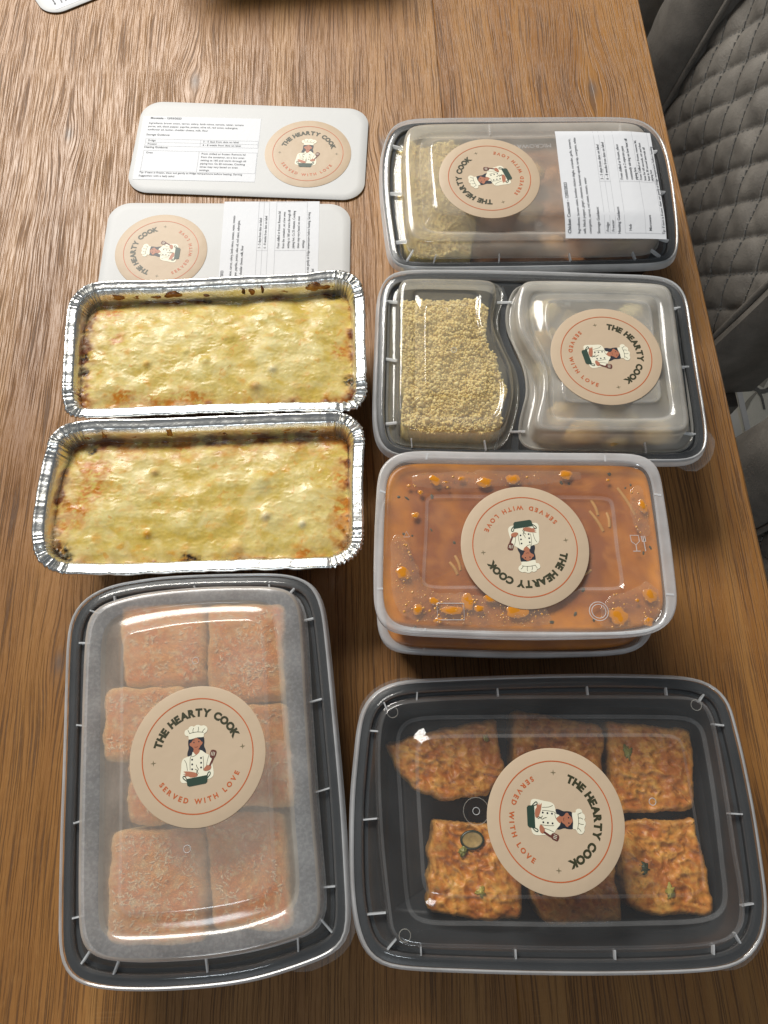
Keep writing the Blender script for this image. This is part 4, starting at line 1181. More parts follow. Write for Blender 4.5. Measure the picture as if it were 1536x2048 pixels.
for (P, _, k), lb in zip(SL, SLAB):
    Q = rough_outline(P, 150, 12, 1.3, 0.09, k * 7.1 + 1)
    Q = off(Q, -0.9)
    ztop = 36.5 + (k * 37 % 5) * 0.6
    top = lambda x, y: 0.9 * fbm(x * 0.10, y * 0.10, 1.0, 3) + 0.30 * fbm(x * 0.55, y * 0.55, 2.0, 3)
    def tc(x, y): return mixc(mixc((0.68, 0.205, 0.032), (0.72, 0.29, 0.058), 0.5 + 1.3 * fbm(x * 0.08, y * 0.08, 4.0, 3)), (0.80, 0.60, 0.30), 1.1 * fbm(x * 0.3, y * 0.3, 8.0, 3) - 0.05)
    def sc(x, y, z): return mixc((0.78, 0.60, 0.30), (0.70, 0.42, 0.15), 0.4 + fbm(x * 0.3, y * 0.3, z * 0.3, 3))
    vf, C = slab(Q, 3.0, ztop, 4.0, top, tc, sc, k * 1.7)
    o = build('cake_slice', vf, semolina, None, (Q[:, 0].mean() / 1000, Q[:, 1].mean() / 1000, 0.003), col=C, label=lb, cat='cake slice', group='orange coconut slices in the misted box')
    VF = []
    lo, hi = Q.min(0), Q.max(0)
    Qi = off(Q, 3.2)
    rnd = random.Random(k)
    dens = (190, 260, 200, 200, 70, 420, 230)[k]
    n = 0
    while n < dens:
        x, y = rnd.uniform(lo[0], hi[0]), rnd.uniform(lo[1], hi[1])
        if not inside(x, y, Qi) or rnd.random() > 0.55 + 1.2 * fbm(x * 0.09 + k, y * 0.09, 5.0, 2): 
            if rnd.random() < 0.02: n += 1
            continue
        n += 1
        a = rnd.uniform(0, math.pi); L = rnd.uniform(0.45, 1.45); w = rnd.uniform(0.16, 0.36)
        z = ztop + top(x + k * 1.7 * 31, y) + 0.15
        q = [(-L, -w * 0.5), (0, -w), (L, -w * 0.4), (L, w * 0.4), (0, w), (-L, w * 0.5)]
        b = rnd.uniform(-0.5, 0.8)
        V = [((x + u * math.cos(a) - v * math.sin(a)) / 1000, (y + u * math.sin(a) + v * math.cos(a)) / 1000, (z + (b * u / L * 0.5) + 0.3 * (1 - abs(u) / L)) / 1000) for u, v in q]
        V += [(p[0], p[1], p[2] - 0.0002) for p in V]
        VF.append((V, [(0, 1, 4, 5), (1, 2, 3, 4), (0, 6, 7, 1), (1, 7, 8, 2), (2, 8, 9, 3), (3, 9, 10, 4), (4, 10, 11, 5), (5, 11, 6, 0)]))
    build('coconut_flakes', join(*VF), flake_mat, o, smooth=False, kind='stuff')

# ================================================================== box of vegetable bake squares (clear lid)
Rm = ring(BR_RIM, N); D = ring(BR_DOME, N); PB = ring(BR_PB, N); PT = ring(BR_PT, N)
box2 = empty('food_box', mid(Rm), 'wide black tray with a clear domed lid over golden vegetable bake pieces', 'food box', 'lidded food boxes')
black_tray(box2, Rm, zr)
lid2 = dome_lid(box2, Rm, D, PB, PT, zr, BR_TICK, M['clear'], 5.0, 9.5, N)
tab(box2, Rm, (3, 48), zr - 4.6, M['flange'], 18, 2.0)
tab(box2, Rm, (172, -72), zr - 4.6, M['flange'], 20, 2.6)
sticker(box2, 82.6, -15.8, zr + 9.65, -95.2)
pip(box2, 46.0, -10.5, zr + 9.7); pip(box2, 129.0, -9.5, zr + 9.7)
for q in ((9.0, 36.0), (159.5, 34.0), (10.5, -61.0)): pip(box2, q[0], q[1], zr + 5.2, 2.6, 'clear2')
pip(box2, 46.0, -10.5, zr + 9.7, 6.0, 'clear2')
bake = toned('golden_bake_crust', 0.45, 260.0, 0.16, (420.0, 0.40, 0.0009), sss=0.04, spec=0.45,
             spots=[(150.0, 0.56, 0.68, 0.55, (0.62, 0.31, 0.060)), (210.0, 0.58, 0.70, 0.65, (0.17, 0.045, 0.010)), (120.0, 0.66, 0.73, 0.5, (0.16, 0.17, 0.035)), (380.0, 0.60, 0.72, 0.4, (0.74, 0.46, 0.15))])
PIECES = [([(5.0, 22.8), (13.0, 25.2), (32.0, 29.4), (63.6, 33.6), (66.0, 12.3), (67.0, 7.6), (56.7, -4.0), (32.7, -6.0), (18.9, 0.0), (11.0, 11.0)], 'golden vegetable bake end piece with a pointed corner and curved crust', 4),
          ([(72.8, 37.8), (89.3, 35.0), (119.9, 28.3), (118.8, 15.2), (114.9, -11.7), (69.7, -10.0)], 'golden vegetable bake square mostly under the top of the sticker, at the back middle', 6),
          ([(122.1, 30.0), (166.1, 24.5), (163.6, 0.0), (160.0, -15.5), (118.2, -15.2)], 'dark golden vegetable bake square in the back corner by the table edge', 6),
          ([(27.9, -14.4), (41.7, -16.4), (72.2, -18.9), (67.9, -60.6), (45.2, -60.3), (22.2, -54.7), (25.0, -29.7)], 'golden vegetable bake square with a dark round vegetable slice baked into it', 6),
          ([(77.1, -17.1), (116.2, -19.7), (117.2, -63.8), (79.6, -64.0), (73.6, -51.3)], 'golden vegetable bake square at the front middle, mostly under the sticker', 6),
          ([(120.1, -18.6), (159.9, -18.7), (161.6, -34.9), (162.9, -57.1), (160.5, -62.4), (136.3, -62.0), (120.6, -57.8)], 'golden vegetable bake square with green bits in the front corner by the table edge', 6)]
for k, (P, lb, sm) in enumerate(PIECES):
    Q = rough_outline(P, 170, sm, 1.1, 0.12, k * 5.3 + 2)
    def top(x, y): return 1.6 * fbm(x * 0.07, y * 0.07, 1.0, 3) + 0.40 * fbm(x * 0.30, y * 0.22 + 0.1 * x, 2.0, 3) + 0.22 * abs(fbm(x * 1.1, y * 1.1, 3.0, 3)) + 1.2 * (0.5 - abs(fbm(x * 0.13, y * 0.17 + 0.05 * x, 6.0, 2)) * 2)
    def tc(x, y):
        n = fbm(x * 0.09, y * 0.09, 14.0, 3); m_ = fbm(x * 0.26, y * 0.26, 9.0, 4)
        rg = 1 - min(1.0, abs(fbm(x * 0.13, y * 0.17 + 0.05 * x, 6.0, 3)) * 4)
        c_ = mixc((0.42, 0.125, 0.016), (0.60, 0.240, 0.036), 0.40 + 1.4 * n + 0.9 * m_)
        c_ = mixc(c_, (0.70, 0.36, 0.075), 0.55 * rg * (0.6 + 2 * n))
        return mixc(c_, (0.24, 0.070, 0.014), 1.4 * m_ - 0.30)
    def sc(x, y, z): return mixc((0.50, 0.27, 0.07), (0.24, 0.10, 0.025), 0.5 + fbm(x * 0.25, y * 0.25, z * 0.4, 3))
    zt = 23.0 + (k * 29 % 4) * 0.7
    vf, C = slab(Q, 3.0, zt, 2.6, top, tc, sc, k * 2.3, 34)
    o = build('bake_piece', vf, bake, None, (Q[:, 0].mean() / 1000, Q[:, 1].mean() / 1000, 0.003), col=C, label=lb, cat='bake piece', group='vegetable bake pieces in the clear box')
    if k == 3:
        n = 26
        cx_, cy_, zc_ = 46.5, -24.5, zt + 0.25
        out_ = np.array([(cx_ + 6.0 * math.cos(2 * math.pi * i / n), cy_ + 4.6 * math.sin(2 * math.pi * i / n)) for i in range(n)])
        veg = toned('courgette_skin', 0.35, 300, 0.3, (300.0, 0.4, 0.0004))
        vf = loft([(out_, zc_ - 1.0), (out_, zc_ + 0.6), (off(out_, 0.9), zc_ + 1.0), (off(out_, 1.4), zc_ + 0.7)], True)
        zs = np.array([v[1] for v in vf[0]])
        build('vegetable_slice', vf, veg, o, col=[(0.020, 0.028, 0.014) if i < 3 * n else (0.34, 0.23, 0.085) for i in range(len(vf[0]))])
    for j in range((1, 1, 1, 2, 1, 2)[k]):
        rr = random.Random(k * 10 + j)
        for _ in range(60):
            x, y = rr.uniform(Q[:, 0].min(), Q[:, 0].max()), rr.uniform(Q[:, 1].min(), Q[:, 1].max())
            if inside(x, y, off(Q, 5)): break
        vf = ellipsoid((x / 1000, y / 1000, (zt + top(x + k * 2.3 * 31, y) + 0.0) / 1000), (rr.uniform(1.8, 3.2) / 1000, rr.uniform(1.5, 2.4) / 1000, 0.0009), rr.uniform(0, 3), 3, 0.9, 2.2, j)
        gcol = rr.choice([(0.21, 0.20, 0.045), (0.40, 0.33, 0.07), (0.045, 0.06, 0.02)])
        build('vegetable_bit', vf, toned_bit if 'toned_bit' in globals() else globals().setdefault('toned_bit', toned('baked_vegetable_bit', 0.4, 300, 0.3, None)), o, col=[gcol] * len(vf[0]))

# ================================================================== couscous and stew boxes
grain_mat = toned('couscous_grain', 0.5, 800, 0.12, None, sss=0.15, spec=0.35)
def couscous(name_label, Q, zb, zt, n, seed, fall=None):
    nq = np.array([fbm(q[0] * 0.09 + seed, q[1] * 0.09, 1.0, 3) for q in Q])
    Q = Q + (Q.mean(0) - Q) * np.clip(0.05 + nq * 0.12, 0, 0.14)[:, None]
    c = Q.mean(0)
    hz = lambda x, y: zt + 3.0 * fbm(x * 0.05 + seed, y * 0.05, seed, 3) + 1.5 * fbm(x * 0.13, y * 0.13, seed, 3) + 1.1 * fbm(x * 0.42, y * 0.42, seed, 3) - (fall(x, y) if fall else 0)
    rr = [(c + (Q - c) * t, None) for t in np.linspace(1, 0.05, 16)]
    rings = [(Q, zb)] + [(q, np.array([hz(p[0], p[1]) - 0.25 for p in q])) for q, _ in rr]
    vf = loft(rings, True)
    root = build('couscous', vf, grain_mat, None, (c[0] / 1000, c[1] / 1000, zb / 1000), col=[(0.68, 0.51, 0.165)] * len(vf[0]), label=name_label, cat='couscous', group='couscous portions')
    rnd = random.Random(seed)
    v, fcs = ico(1)
    va = np.array(v)
    VV, FF, CC = [], [], []
    lo, hi = Q.min(0), Q.max(0)
    k = 0
    while k < n:
        x, y = rnd.uniform(lo[0], hi[0]), rnd.uniform(lo[1], hi[1])
        if not inside(x, y, Q): continue
        r = rnd.uniform(0.45, 0.85)
        if rnd.random() < 0.14: r *= rnd.uniform(1.4, 2.1)
        z = hz(x, y) + rnd.uniform(-0.3, 0.5) + (rnd.random() ** 5) * 1.6
        o = k * 12
        VV.append((va * np.array([r * rnd.uniform(.8, 1.2), r * rnd.uniform(.8, 1.2), r]) + np.array([x, y, z])) / 1000)
        FF += [tuple(i + o for i in q) for q in fcs]
        t = rnd.random()
        CC += [mixc((0.72, 0.53, 0.165), (0.86, 0.69, 0.31), t)] * 12
        k += 1
    build('grains', (np.concatenate(VV), FF), grain_mat, root, col=CC, kind='stuff')
    return root
stew_mat = toned('stew_sauce', 0.3, 150, 0.25, (150.0, 0.5, 0.001), spec=0.5)
chunk_mat = toned('stew_chunk', 0.4, 200, 0.22, (260.0, 0.6, 0.0012), sss=0.08)
def stew(label, Q, zb, zt, seed, col, chunks, names):
    c = Q.mean(0)
    rings = [(Q, zb)] + [(c + (Q - c) * t, np.array([zt + 1.5 * fbm(p[0] * 0.08, p[1] * 0.08, seed, 3) for p in (c + (Q - c) * t)])) for t in np.linspace(1, 0.05, 14)]
    vf = loft(rings, True)
    r = build('stew_sauce', vf, stew_mat, None, (c[0] / 1000, c[1] / 1000, zb / 1000), col=[mixc(col, (col[0] * 0.5, col[1] * 0.42, col[2] * 0.4), 0.5 + fbm(v[0] * 60, v[1] * 60)) for v in vf[0]], label=label, cat='stew', group='stew portions')
    for i, (x, y, z, rx, ry, rz, rot, cl, nm) in enumerate(chunks):
        vf = ellipsoid((x / 1000, y / 1000, z / 1000), (rx / 1000, ry / 1000, rz / 1000), rot, 3, 0.30, 1.1, seed + i * 1.3)
        vf = ([(v[0], v[1], v[2] + 0.0075) for v in vf[0]], vf[1])
        build(nm, vf, chunk_mat, r, col=[mixc(cl, (cl[0] * 0.6, cl[1] * 0.5, cl[2] * 0.4), 0.4 + 1.1 * fbm(v[0] * 90, v[1] * 90, v[2] * 90)) for v in vf[0]])
    return r
# -- far box: couscous beside stew, paper label on the lid
zc = 44.0
Rm = ring(CH_RIM, N); D = ring(CH_DOME, N); PB = ring(CH_PB, N); PT = ring(CH_PT, N)
box3 = empty('food_box', mid(Rm), 'hazy lidded box of couscous and stew carrying a white printed label beside its sticker', 'food box', 'lidded food boxes')
black_tray(box3, Rm, zc)
lid3 = dome_lid(box3, Rm, D, PB, PT, zc, CH_TICK, M['semi'], 9.5, 15.0, N)
sticker(box3, 83.7, 361.5, zc + 15.15, 107.2)
PTp = PT
def lab_h(x, y):
    def ex(v, a, b): return max(0.0, a - v, v - b)
    d = math.hypot(ex(x, PT[:, 0].min(), PT[:, 0].max()) * 0.55, ex(y, PT[:, 1].min() + 1, PT[:, 1].max() - 1))
    return zc + 15.25 - (math.sqrt(d * d + 16) - 4) * 0.24
paper_label(box3, CHICKEN, (127.5, 315.6), 88.4, lab_h)
emboss(box3, 'MICROWAVE SAFE', 4.6, (107.0, 388.5), 181.0, zc + 15.12, False, 'rim')
pip(box3, 113.0, 329.0, zc + 9.7, 1.2)
inner = off(Rm, 12)
Lq = np.array([(26, 404), (30, 414), (52, 416), (72, 414), (78, 400), (80, 360), (74, 330), (70, 318), (40, 316), (30, 320), (27, 335)], float)
couscous('pale couscous at the sticker end of the far box with the printed label', ring(Lq, 96, 1), 3.0, 37.0, 2900, 11)
Rq = np.array([(80, 412), (130, 414), (180, 410), (194, 400), (196, 360), (192, 325), (180, 317), (120, 316), (76, 318), (80, 360)], float)
CK = (0.62, 0.33, 0.11); CY = (0.74, 0.44, 0.13); CB = (0.46, 0.22, 0.08)
stew('brown chicken stew beside the couscous under the printed label', ring(Rq, 96, 1), 3.0, 30.0, 21.0, (0.46, 0.22, 0.09),
     [(108, 372, 31, 9, 6, 5, 0.4, CK, 'chicken_piece'), (118, 385, 31, 8, 7, 5, 1.0, CY, 'vegetable_piece'), (98, 392, 30, 9, 6, 5, 2.0, CB, 'chicken_piece'), (112, 352, 31, 10, 7, 5, 0.2, CY, 'vegetable_piece'), (96, 330, 30, 11, 6, 5, 0.1, CB, 'chicken_piece'), (124, 326, 31, 10, 6, 5, 2.7, CK, 'chicken_piece'),
      (150, 400, 31, 10, 7, 5, 0.5, CB, 'chicken_piece'), (165, 380, 31, 9, 8, 5, 0.5, CK, 'chicken_piece'), (155, 355, 31, 11, 7, 5, 1.5, CY, 'vegetable_piece'), (172, 328, 31, 10, 7, 5, 0.8, (0.40, 0.27, 0.10), 'chicken_piece'), (150, 322, 30, 9, 6, 5, 0.3, CB, 'chicken_piece'), (183, 350, 31, 8, 6, 5, 0.3, CK, 'vegetable_piece')], None)

# -- two compartment box
zt2 = 46.0
Rm = ring(TW_RIM, N)
box4 = empty('food_box', mid(Rm), 'divided black tray whose lid has two wavy edged domes', 'food box', 'lidded food boxes')
black_tray(box4, Rm, zt2)
LC, LD, LP = ring(TWL_CH, N), ring(TWL_DOME, N), ring(TWL_PT, N)
RC, RD, RP = ring(TWR_CH, N), ring(TWR_DOME, N), ring(TWR_PT, N)
# divider of the tray between the two compartments
dv = np.array([(86.2, 292), (88.4, 281), (86.8, 268), (85.6, 258), (88.6, 244), (92.6, 231), (93.2, 214), (89.6, 199), (86.0, 186), (84.6, 178)])
V, F = [], []
DD = cr(dv, 8)[:-8]
T = np.gradient(DD, axis=0); T /= np.linalg.norm(T, axis=1, keepdims=True)
Nn = np.stack([T[:, 1], -T[:, 0]], -1)
prof = [(-7.0, 3.0), (-2.6, zt2 - 6), (-1.9, zt2 - 4.4), (1.9, zt2 - 4.4), (2.6, zt2 - 6), (7.0, 3.0)]
for i, p in enumerate(DD):
    for d, z in prof: V.append(((p[0] + Nn[i, 0] * d) / 1000, (p[1] + Nn[i, 1] * d) / 1000, z / 1000))
for i in range(len(DD) - 1):
    for k in range(len(prof) - 1):
        a = i * len(prof) + k
        F.append((a, a + len(prof), a + len(prof) + 1, a + 1))
build('divider', (V, F), M['black'], box4)
lidf = build('lid', loft(rim_rings(Rm, zt2) + [(off(Rm, 7.2), zt2 - 4.0)], False), M['flange'], box4)
lid_edge(box4, Rm, zt2, M['rim'])
# flat web of the lid between rim and the two wells
def web(outer, holes, z):
    bm = bmesh.new()
    loops = []
    for Q in [outer] + holes:
        vs = [bm.verts.new((p[0] / 1000, p[1] / 1000, z / 1000)) for p in Q]
        loops += [bm.edges.new((vs[i], vs[(i + 1) % len(vs)])) for i in range(len(vs))]
    bmesh.ops.triangle_fill(bm, use_beauty=True, use_dissolve=False, edges=loops)
    bm.verts.index_update()
    fs = []
    for fc in bm.faces:
        c = fc.calc_center_median()
        fs.append(tuple(v.index for v in fc.verts))
    out_ = ([tuple(v.co) for v in bm.verts], fs)
    bm.free()
    return out_
build('lid_web', web(off(Rm, 6.6), [LC, RC], zt2 - 4.0), M['flange'], box4, smooth=False)
def well(C, D, P, mat, hd, hp, ridge):
    r = [(off(C, -0.5), zt2 - 4.0), (off(C, 0.2), zt2 - 3.2), (off(C, 1.0), zt2 - 3.4), (off(C, 1.6), zt2 - 4.4), (off(D, -1.2), zt2 - 4.4), (off(D, -0.3), zt2 - 3.6), (off(D, 0), zt2 + hd - 2.6), (off(D, 0.8), zt2 + hd - 0.7), (off(D, 2.2), zt2 + hd), (off(D, 4.0), zt2 + hd + 0.2)]
    S_ = P.mean(0) + (P - P.mean(0)) * (0.80 if ridge else 0.70)
    r += [(off(P, -1.6), zt2 + hd + 0.25), (off(P, -0.8), zt2 + hd), (off(P, 0.1), zt2 + hd - 0.5), (off(P, 1.0), zt2 + hd - 1.05), (off(P, 2.0), zt2 + hd - 1.2),
          (off(S_, -1.4), zt2 + hp - 1.2), (off(S_, -0.5), zt2 + hp - 0.8), (off(S_, 0.1), zt2 + hp - 0.2), (off(S_, 0.7), zt2 + hp), (off(S_, 2.0), zt2 + hp)]
    vf = loft(r, True)
    fm = [1 if f // N in (8, 12, 13, 17, 18) else 0 for f in range(len(vf[1]))]
    return build('lid_dome', vf, [mat, M['lip_milky'] if ridge else M['lip']], box4, fmat=fm)
d1 = well(LC, LD, LP, M['clear2'], 8.5, 12.0, False)
d2 = well(RC, RD, RP, M['cloud'], 9.0, 12.5, True)
for t in TW_TICK:
    t = np.array(t)
    Cq, Dq, par = (LC, LD, d1) if t[0] < 86 else (RC, RD, d2)
    k = int(np.argmin(((Cq - t) ** 2).sum(1))); j = int(np.argmin(((Dq - Cq[k]) ** 2).sum(1)))
    d = Dq[j] - Cq[k]; L = np.linalg.norm(d)
    rib(par, Cq[k] - d / L * 0.8, Cq[k] + d / L * max(L, 3.2), zt2 - 2.8, 2.2)
for (x, y) in ((88.0, 279.0), (87.2, 190.5)): rib(lidf, np.array((x - 4.5, y)), np.array((x + 4.5, y)), zt2 - 3.0, 1.6)
tab(box4, Rm, (192, 173), zt2 - 4.6, M['flange'], 15, 5.5)
sticker(box4, 139.7, 229.5, zt2 + 12.75, -81.4)
emboss(box4, 'M206', 5.0, (118.5, 268.2), 178.0, zt2 + 11.3, False, 'rim', 0.01)
pip(box4, 52.5, 236.5, zt2 + 12.1, 1.6); emboss(box4, 'L', 4.4, (50.0, 265.5), 178.0, zt2 + 12.1, False, 'rim')
couscous('pale yellow couscous filling the clear dome of the divided box', off(ring(TWL_DOME, 110, 1), 1.8), 3.0, 42.5, 5200, 5, lambda x, y: max(0, y - 274) * 0.45)
PY = (0.80, 0.54, 0.16); PW = (0.78, 0.64, 0.30); PG = (0.52, 0.42, 0.20)
stew('pale chicken and vegetable stew under the cloudy dome of the divided box', off(ring(TWR_CH, 96, 1), 5.0), 3.0, 27.0, 31.0, (0.30, 0.23, 0.13),
     [(112, 272, 31, 10, 8, 7, 0.3, PW, 'chicken_piece'), (128, 264, 30, 9, 7, 6, 1.2, PG, 'vegetable_piece'), (165, 268, 31, 9, 8, 6, 0.4, PW, 'chicken_piece'), (112, 252, 31, 8, 9, 6, 1.4, PY, 'chicken_piece'), (176, 245, 30, 8, 10, 6, 0.2, PG, 'vegetable_piece'),
      (108, 230, 29, 6, 9, 5, 0.2, PG, 'vegetable_piece'), (176, 215, 30, 8, 9, 6, 0.1, PG, 'chicken_piece'), (116, 203, 31, 10, 8, 7, 0.4, PY, 'chicken_piece'), (128, 190, 32, 13, 7, 8, 0.2, PY, 'chicken_piece'), (150, 200, 31, 12, 7, 7, 2.6, PW, 'vegetable_piece'), (166, 188, 31, 11, 7, 7, 0.1, PY, 'chicken_piece'), (145, 184, 30, 8, 5, 6, 0.3, PW, 'vegetable_piece')], None)

# ================================================================== two stacked soup tubs
soup_mat = NT('orange_soup')
_v = soup_mat.coord()
_at = soup_mat.n('ShaderNodeAttribute'); _at.attribute_name = 'tone'
_k = soup_mat.mr(soup_mat.noise(_v, 45.0, 4, 0.6), 0.3, 0.7, 0.0, 1.0)
_c = soup_mat.mix(soup_mat.math('MULTIPLY', _k, 0.30), _at.outputs['Color'], (0.24, 0.075, 0.020))
soup_mat = soup_mat.done(soup_mat.pbr(_c, 0.28, 0.0, 0.5, soup_mat.bump(soup_mat.noise(_v, 60.0, 3), 0.3, 0.001), sss=0.1, sssr=(0.004, 0, 0)))
drop_mat = plain('orange_oil_drop', (0.60, 0.225, 0.014), 0.10, spec=0.8)
dew_mat = plain('pale_dew_drop', (0.62, 0.30, 0.07), 0.05, spec=1.0)
noodle_mat = plain('pale_noodle', (0.54, 0.27, 0.075), 0.4)
herb_mat = plain('dark_herb', (0.060, 0.052, 0.016), 0.5)
film_mat = plastic('misted_film', 0.15, 0.05, (0.9, 0.66, 0.42), 0.5)
def soup_tub(label, soup_label, dx, dy, z0, zr, top):
    Rm = shift(ring(SO_RIM, N), dx, dy); IN = shift(ring(SO_IN, N), dx, dy); P = shift(ring(SO_PT, N), dx, dy)
    b = mid(Rm)
    root = empty('soup_tub', (b[0], b[1], z0 / 1000), label, 'soup tub', 'stacked soup tubs')
    o = lambda d: off(Rm, d)
    build('tub', loft([(o(0.6), zr - 6.2), (o(1.6), zr - 3.0), (o(2.4), zr - 2.6), (o(3.2), zr - 4.5), (o(4.2), zr - 9), (o(8.0), z0 + 3.0), (o(10.5), z0 + 0.6), (o(14), z0 + 0.4)], True), M['natural'], root)
    lid_vf = loft([(off(IN, -0.6), zr + 0.05), (off(IN, 0.0), zr - 0.2), (off(IN, 0.7), zr - 1.8), (off(IN, 1.6), zr - 2.6), (off(IN, 4), zr - 2.8), (off(P, -1.4), zr - 2.8), (off(P, -0.7), zr - 2.95), (off(P, 0.2), zr - 3.45), (off(P, 1.1), zr - 4.0), (off(P, 1.9), zr - 4.2), (off(P, 5), zr - 4.2)], True)
    lid = build('lid', lid_vf, [M['souplid'], M['lip_soup']], root, fmat=[1 if f // N in (7, 8) else 0 for f in range(len(lid_vf[1]))])
    rm = build('lid_rim', loft([(o(0.5), zr - 5.6), (o(0.1), zr - 5.2), (o(0.0), zr - 4.4), (o(0.4), zr - 3.6), (o(-0.1), zr - 2.8), (o(0.0), zr - 0.9), (o(0.5), zr - 0.1), (o(1.2), zr + 0.2), (o(2.2), zr + 0.1), (off(IN, -1.2), zr + 0.15), (off(IN, -0.5), zr + 0.05), (off(IN, 0.1), zr - 0.6)], False), M['rim'], root)
    for t in SO_TICK:
        t = np.array(t) + np.array((dx, dy))
        k = int(np.argmin(((Rm - t) ** 2).sum(1))); j = int(np.argmin(((IN - Rm[k]) ** 2).sum(1)))
        a, b_ = off(Rm, 1.6)[k], IN[j]
        rib(rm, a + (b_ - a) * 0.05, b_, zr + 0.2, 0.5, 0.9)
    # soup fills the tub
    c = Rm.mean(0)
    Q0 = o(4.6)
    zs = zr - 5.4
    V, C = [], []
    R_ = [(o(8.6), z0 + 1.6, 0)] + [(Q0, zs - 1.0, 0)] + [(c + (off(Q0, 0.8) - c) * t, zs, 1) for t in np.linspace(1, 0.04, 40)]
    for q, z, w in R_:
        for p in q:
            e = 1 - max(abs(p[0] - c[0]) / 72, abs(p[1] - c[1]) / 46)
            n1 = fbm(p[0] * 0.06, p[1] * 0.06, 3.0, 4)
            V.append((p[0] / 1000, p[1] / 1000, (z + w * (0.35 * n1)) / 1000))
            C.append(mixc(mixc((0.80, 0.30, 0.022), (0.33, 0.098, 0.020), min(1, e * 3.6) + 0.5 * n1), (0.52, 0.19, 0.036), 1.2 * fbm(p[0] * 0.12, p[1] * 0.12, 7.0, 3)))
    F = []
    n = len(Q0)
    for k in range(len(R_) - 1):
        a, b2 = k * n, (k + 1) * n
        for i in range(n):
            j = (i + 1) % n
            F.append((a + i, a + j, b2 + j, b2 + i))
    F.append(tuple((len(R_) - 1) * n + i for i in range(n)))
    sp = build('soup', (V, F), soup_mat, None, (c[0] / 1000, c[1] / 1000, (z0 + 2) / 1000), col=C, label=soup_label, cat='soup', group='soup portions')
    if not top: return root
    for (x0, y0, x1, y1) in ((129.6, 142.5, 136.3, 127.4), (113.4, 130.3, 118.9, 119.1), (115.0, 136.0, 117.4, 127.9), (122.1, 129.0, 122.4, 121.2), (39.9, 105.5, 43.3, 99.1), (42.8, 108.8, 45.0, 101.1), (104, 96, 110, 99)):
        q = [(x0 + (x1 - x0) * t + 0.5 * math.sin(3 * t), y0 + (y1 - y0) * t, zs - 0.55 + 0.35 * math.sin(math.pi * t)) for t in np.linspace(0, 1, 7)]
        build('noodle', tube([(a / 1000, b3 / 1000, cc / 1000) for a, b3, cc in q], 0.0009, 8), noodle_mat, sp)
    rnd = random.Random(3)
    for i in range(26):
        x, y = rnd.uniform(12, 142), rnd.uniform(72, 152)
        vf = ellipsoid((x / 1000, y / 1000, (zs - 0.05) / 1000), (rnd.uniform(0.6, 1.7) / 1000, rnd.uniform(0.5, 1.0) / 1000, 0.0004), rnd.uniform(0, 3), 1, 0.4, 2.0, i)
        build('herb_fleck', vf, herb_mat, sp)
    zl = zr - 3.2
    for x, y, w, h, rot in ((34.9, 149.0, 2.8, 1.8, -35), (21.4, 146.4, 1.0, 0.9, 0), (48.8, 149.5, 1.8, 1.0, 0), (60.3, 147.0, 3.5, 2.4, 0), (75.5, 148.3, 2.8, 2.2, 0), (103.3, 149.8, 2.8, 2.2, 0), (124.5, 146.0, 0.9, 0.8, 0), (140.4, 131.2, 1.8, 3.1, 15), (27.2, 142.3, 1.2, 1.2, 0), (24.0, 130.0, 1.6, 1.4, 0), (16.2, 100.0, 2.8, 2.8, 30), (22.6, 81.6, 2.4, 2.2, 0), (30.8, 85.4, 2.2, 1.4, -15), (32.3, 75.8, 1.7, 1.2, 0), (46.9, 84.8, 2.4, 3.5, 0), (52.5, 80.8, 2.4, 1.4, 0), (38.6, 80.6, 4.1, 1.8, 0), (58.5, 86.0, 2.8, 1.8, 0), (70.4, 79.7, 4.3, 3.3, 0), (119.1, 75.0, 3.7, 3.5, 0), (133.8, 71.9, 1.8, 1.7, 0), (136.4, 84.5, 2.8, 2.7, 30), (129.7, 82.3, 1.0, 0.9, 0), (40.3, 147.6, 1.6, 0.6, 0)):
        build('soup_drop', ellipsoid((x / 1000, y / 1000, zl / 1000), (w / 850, h / 850, 0.0005), R(rot), 3, 0.42, 1.0, x), drop_mat, root)
    VF = []
    for st, nd in (([(11.4, 118.4), (16.8, 119.4), (20.8, 111.3), (25.4, 97.8), (31.4, 90.2), (44.3, 88.9), (58.4, 86.8), (73.1, 86.3), (83.3, 81.7), (86.4, 74.2), (83.0, 71.6), (61.2, 72.1), (30.3, 75.0), (15.8, 78.7), (11.5, 86.4), (10.6, 102.9)], 380),
                   ([(111.1, 70.1), (112.0, 79.7), (117.5, 84.8), (126.4, 87.2), (135.5, 91.3), (140.0, 88.3), (140.7, 79.6), (137.9, 73.3), (131.8, 70.9), (121.2, 69.2)], 90),
                   ([(133.8, 133.9), (137.5, 142.7), (140.9, 141.9), (142.0, 128.8), (141.8, 116.1), (137.5, 115.4), (134.0, 121.0)], 50), ([(24, 152), (40, 153.5), (70, 153), (110, 151), (110, 147), (60, 144), (24, 146)], 60)):
        Q = cr(st, 8)
        Q = Q + np.array([(1.1 * fbm(q[0] * 0.25, q[1] * 0.25, 2.0, 3), 1.1 * fbm(q[0] * 0.25, q[1] * 0.25, 8.0, 3)) for q in Q])
        if ((Q[:, 0] * np.roll(Q[:, 1], -1) - np.roll(Q[:, 0], -1) * Q[:, 1]).sum()) < 0: Q = Q[::-1]
        bm = bmesh.new()
        Qi = off(Q, 0.35)
        vo = [bm.verts.new((p[0] / 1000, p[1] / 1000, (zl + 0.02) / 1000)) for p in Q]
        vi = [bm.verts.new((p[0] / 1000, p[1] / 1000, (zl + 0.2) / 1000)) for p in Qi]
        for q in range(len(vo)): bm.faces.new((vo[q], vo[(q + 1) % len(vo)], vi[(q + 1) % len(vo)], vi[q]))
        fc = bm.faces.new(vi)
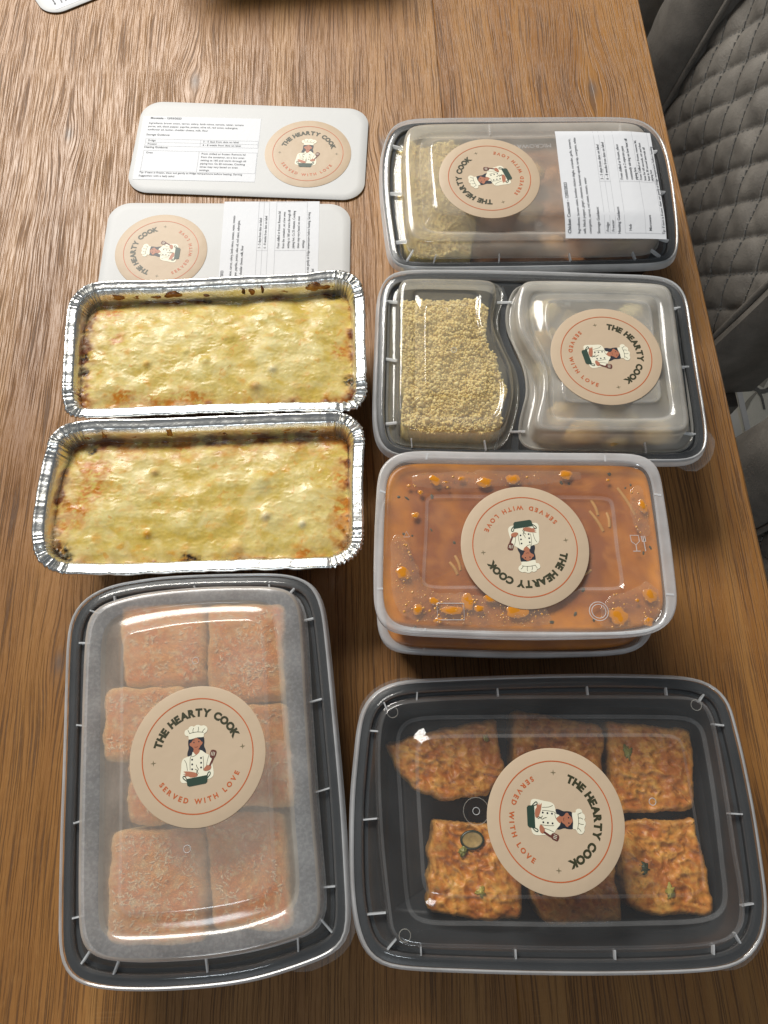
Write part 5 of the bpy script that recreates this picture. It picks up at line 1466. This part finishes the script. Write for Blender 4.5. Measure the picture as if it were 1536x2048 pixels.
        bmesh.ops.triangulate(bm, faces=[fc])
        bm.verts.index_update()
        build('condensation_patch', ([tuple(v.co) for v in bm.verts], [tuple(v.index for v in f.verts) for f in bm.faces]), film_mat, root)
        bm.free()
        k = 0
        while k < nd:
            x, y = rnd.uniform(Q[:, 0].min(), Q[:, 0].max()), rnd.uniform(Q[:, 1].min(), Q[:, 1].max())
            if not inside(x, y, Q): continue
            r = rnd.uniform(0.16, 0.40) if rnd.random() < 0.85 else rnd.uniform(0.45, 0.85)
            VF.append(ellipsoid((x / 1000, y / 1000, (zl + 0.12) / 1000), (r / 1000, r / 1000, r / 1400), 0, 1)); k += 1
    build('dew', join(*VF), dew_mat, root, kind='stuff')
    emboss(root, 'MICROWAVE OVEN SAFE', 4.6, (78.0, 148.4), 177.0, zr - 2.7, True, 'flange')
    # recycling box and dish symbols pressed into the lid
    def sym(pts, closed=False): build('embossed_symbol', tube([(a / 1000, b3 / 1000, (zr - 2.65) / 1000) for a, b3 in pts], 0.00022, 5, closed), M['rim'], root)
    sym([(32, 84.2), (45, 83.7), (44.8, 75.6), (32, 76.0)], True)
    for r in (4.6, 3.4): sym([(110.2 + r * math.cos(t), 77.5 + r * math.sin(t)) for t in np.linspace(0, 2 * math.pi, 24, endpoint=False)], True)
    sym([(131.2, 115.6), (131.4, 112.2), (133.4, 110.4), (135.4, 112.2), (135.4, 115.4)], True); sym([(133.4, 110.4), (133.4, 107.4)]); sym([(131.6, 107.2), (135.2, 107.1)]); sym([(137.6, 115.0), (137.8, 107.0)]); sym([(136.8, 115), (136.9, 112), (138.6, 112), (138.5, 115)])
    sym([(17.5, 118.5), (20.5, 118.5), (19.0, 121.5)], True)
    sticker(root, 77.7, 111.6, zr - 2.70, -175.2)
    return root
soup_tub('lower soup tub standing on the table beneath another tub', 'orange soup sealed in the lower tub of the stack', 1.5, -2.5, 0.0, 38.6, False)
soup_tub('upper soup tub with a beige sticker and oily drops under its lid', 'orange soup with noodle pieces under the stickered lid', 0.0, 0.0, 38.9, 77.0, True)

# ================================================================== unseen box added past the cards to cast shade on the far table
Rm = place(ring(T1_OUT, 160) - ring(T1_OUT, 160).mean(0), (-62.0, 690.0), 4.0)
shade_box = empty('food_box', mid(Rm), 'unseen dark lidded box added past the card lids to shade the table', 'food box')
black_tray(shade_box, Rm, 62.0)
build('lid', loft(rim_rings(Rm, 62.0) + [(off(Rm, 9), 58.5), (off(Rm, 10), 66), (off(Rm, 13), 67)], True), M['frost'], shade_box)
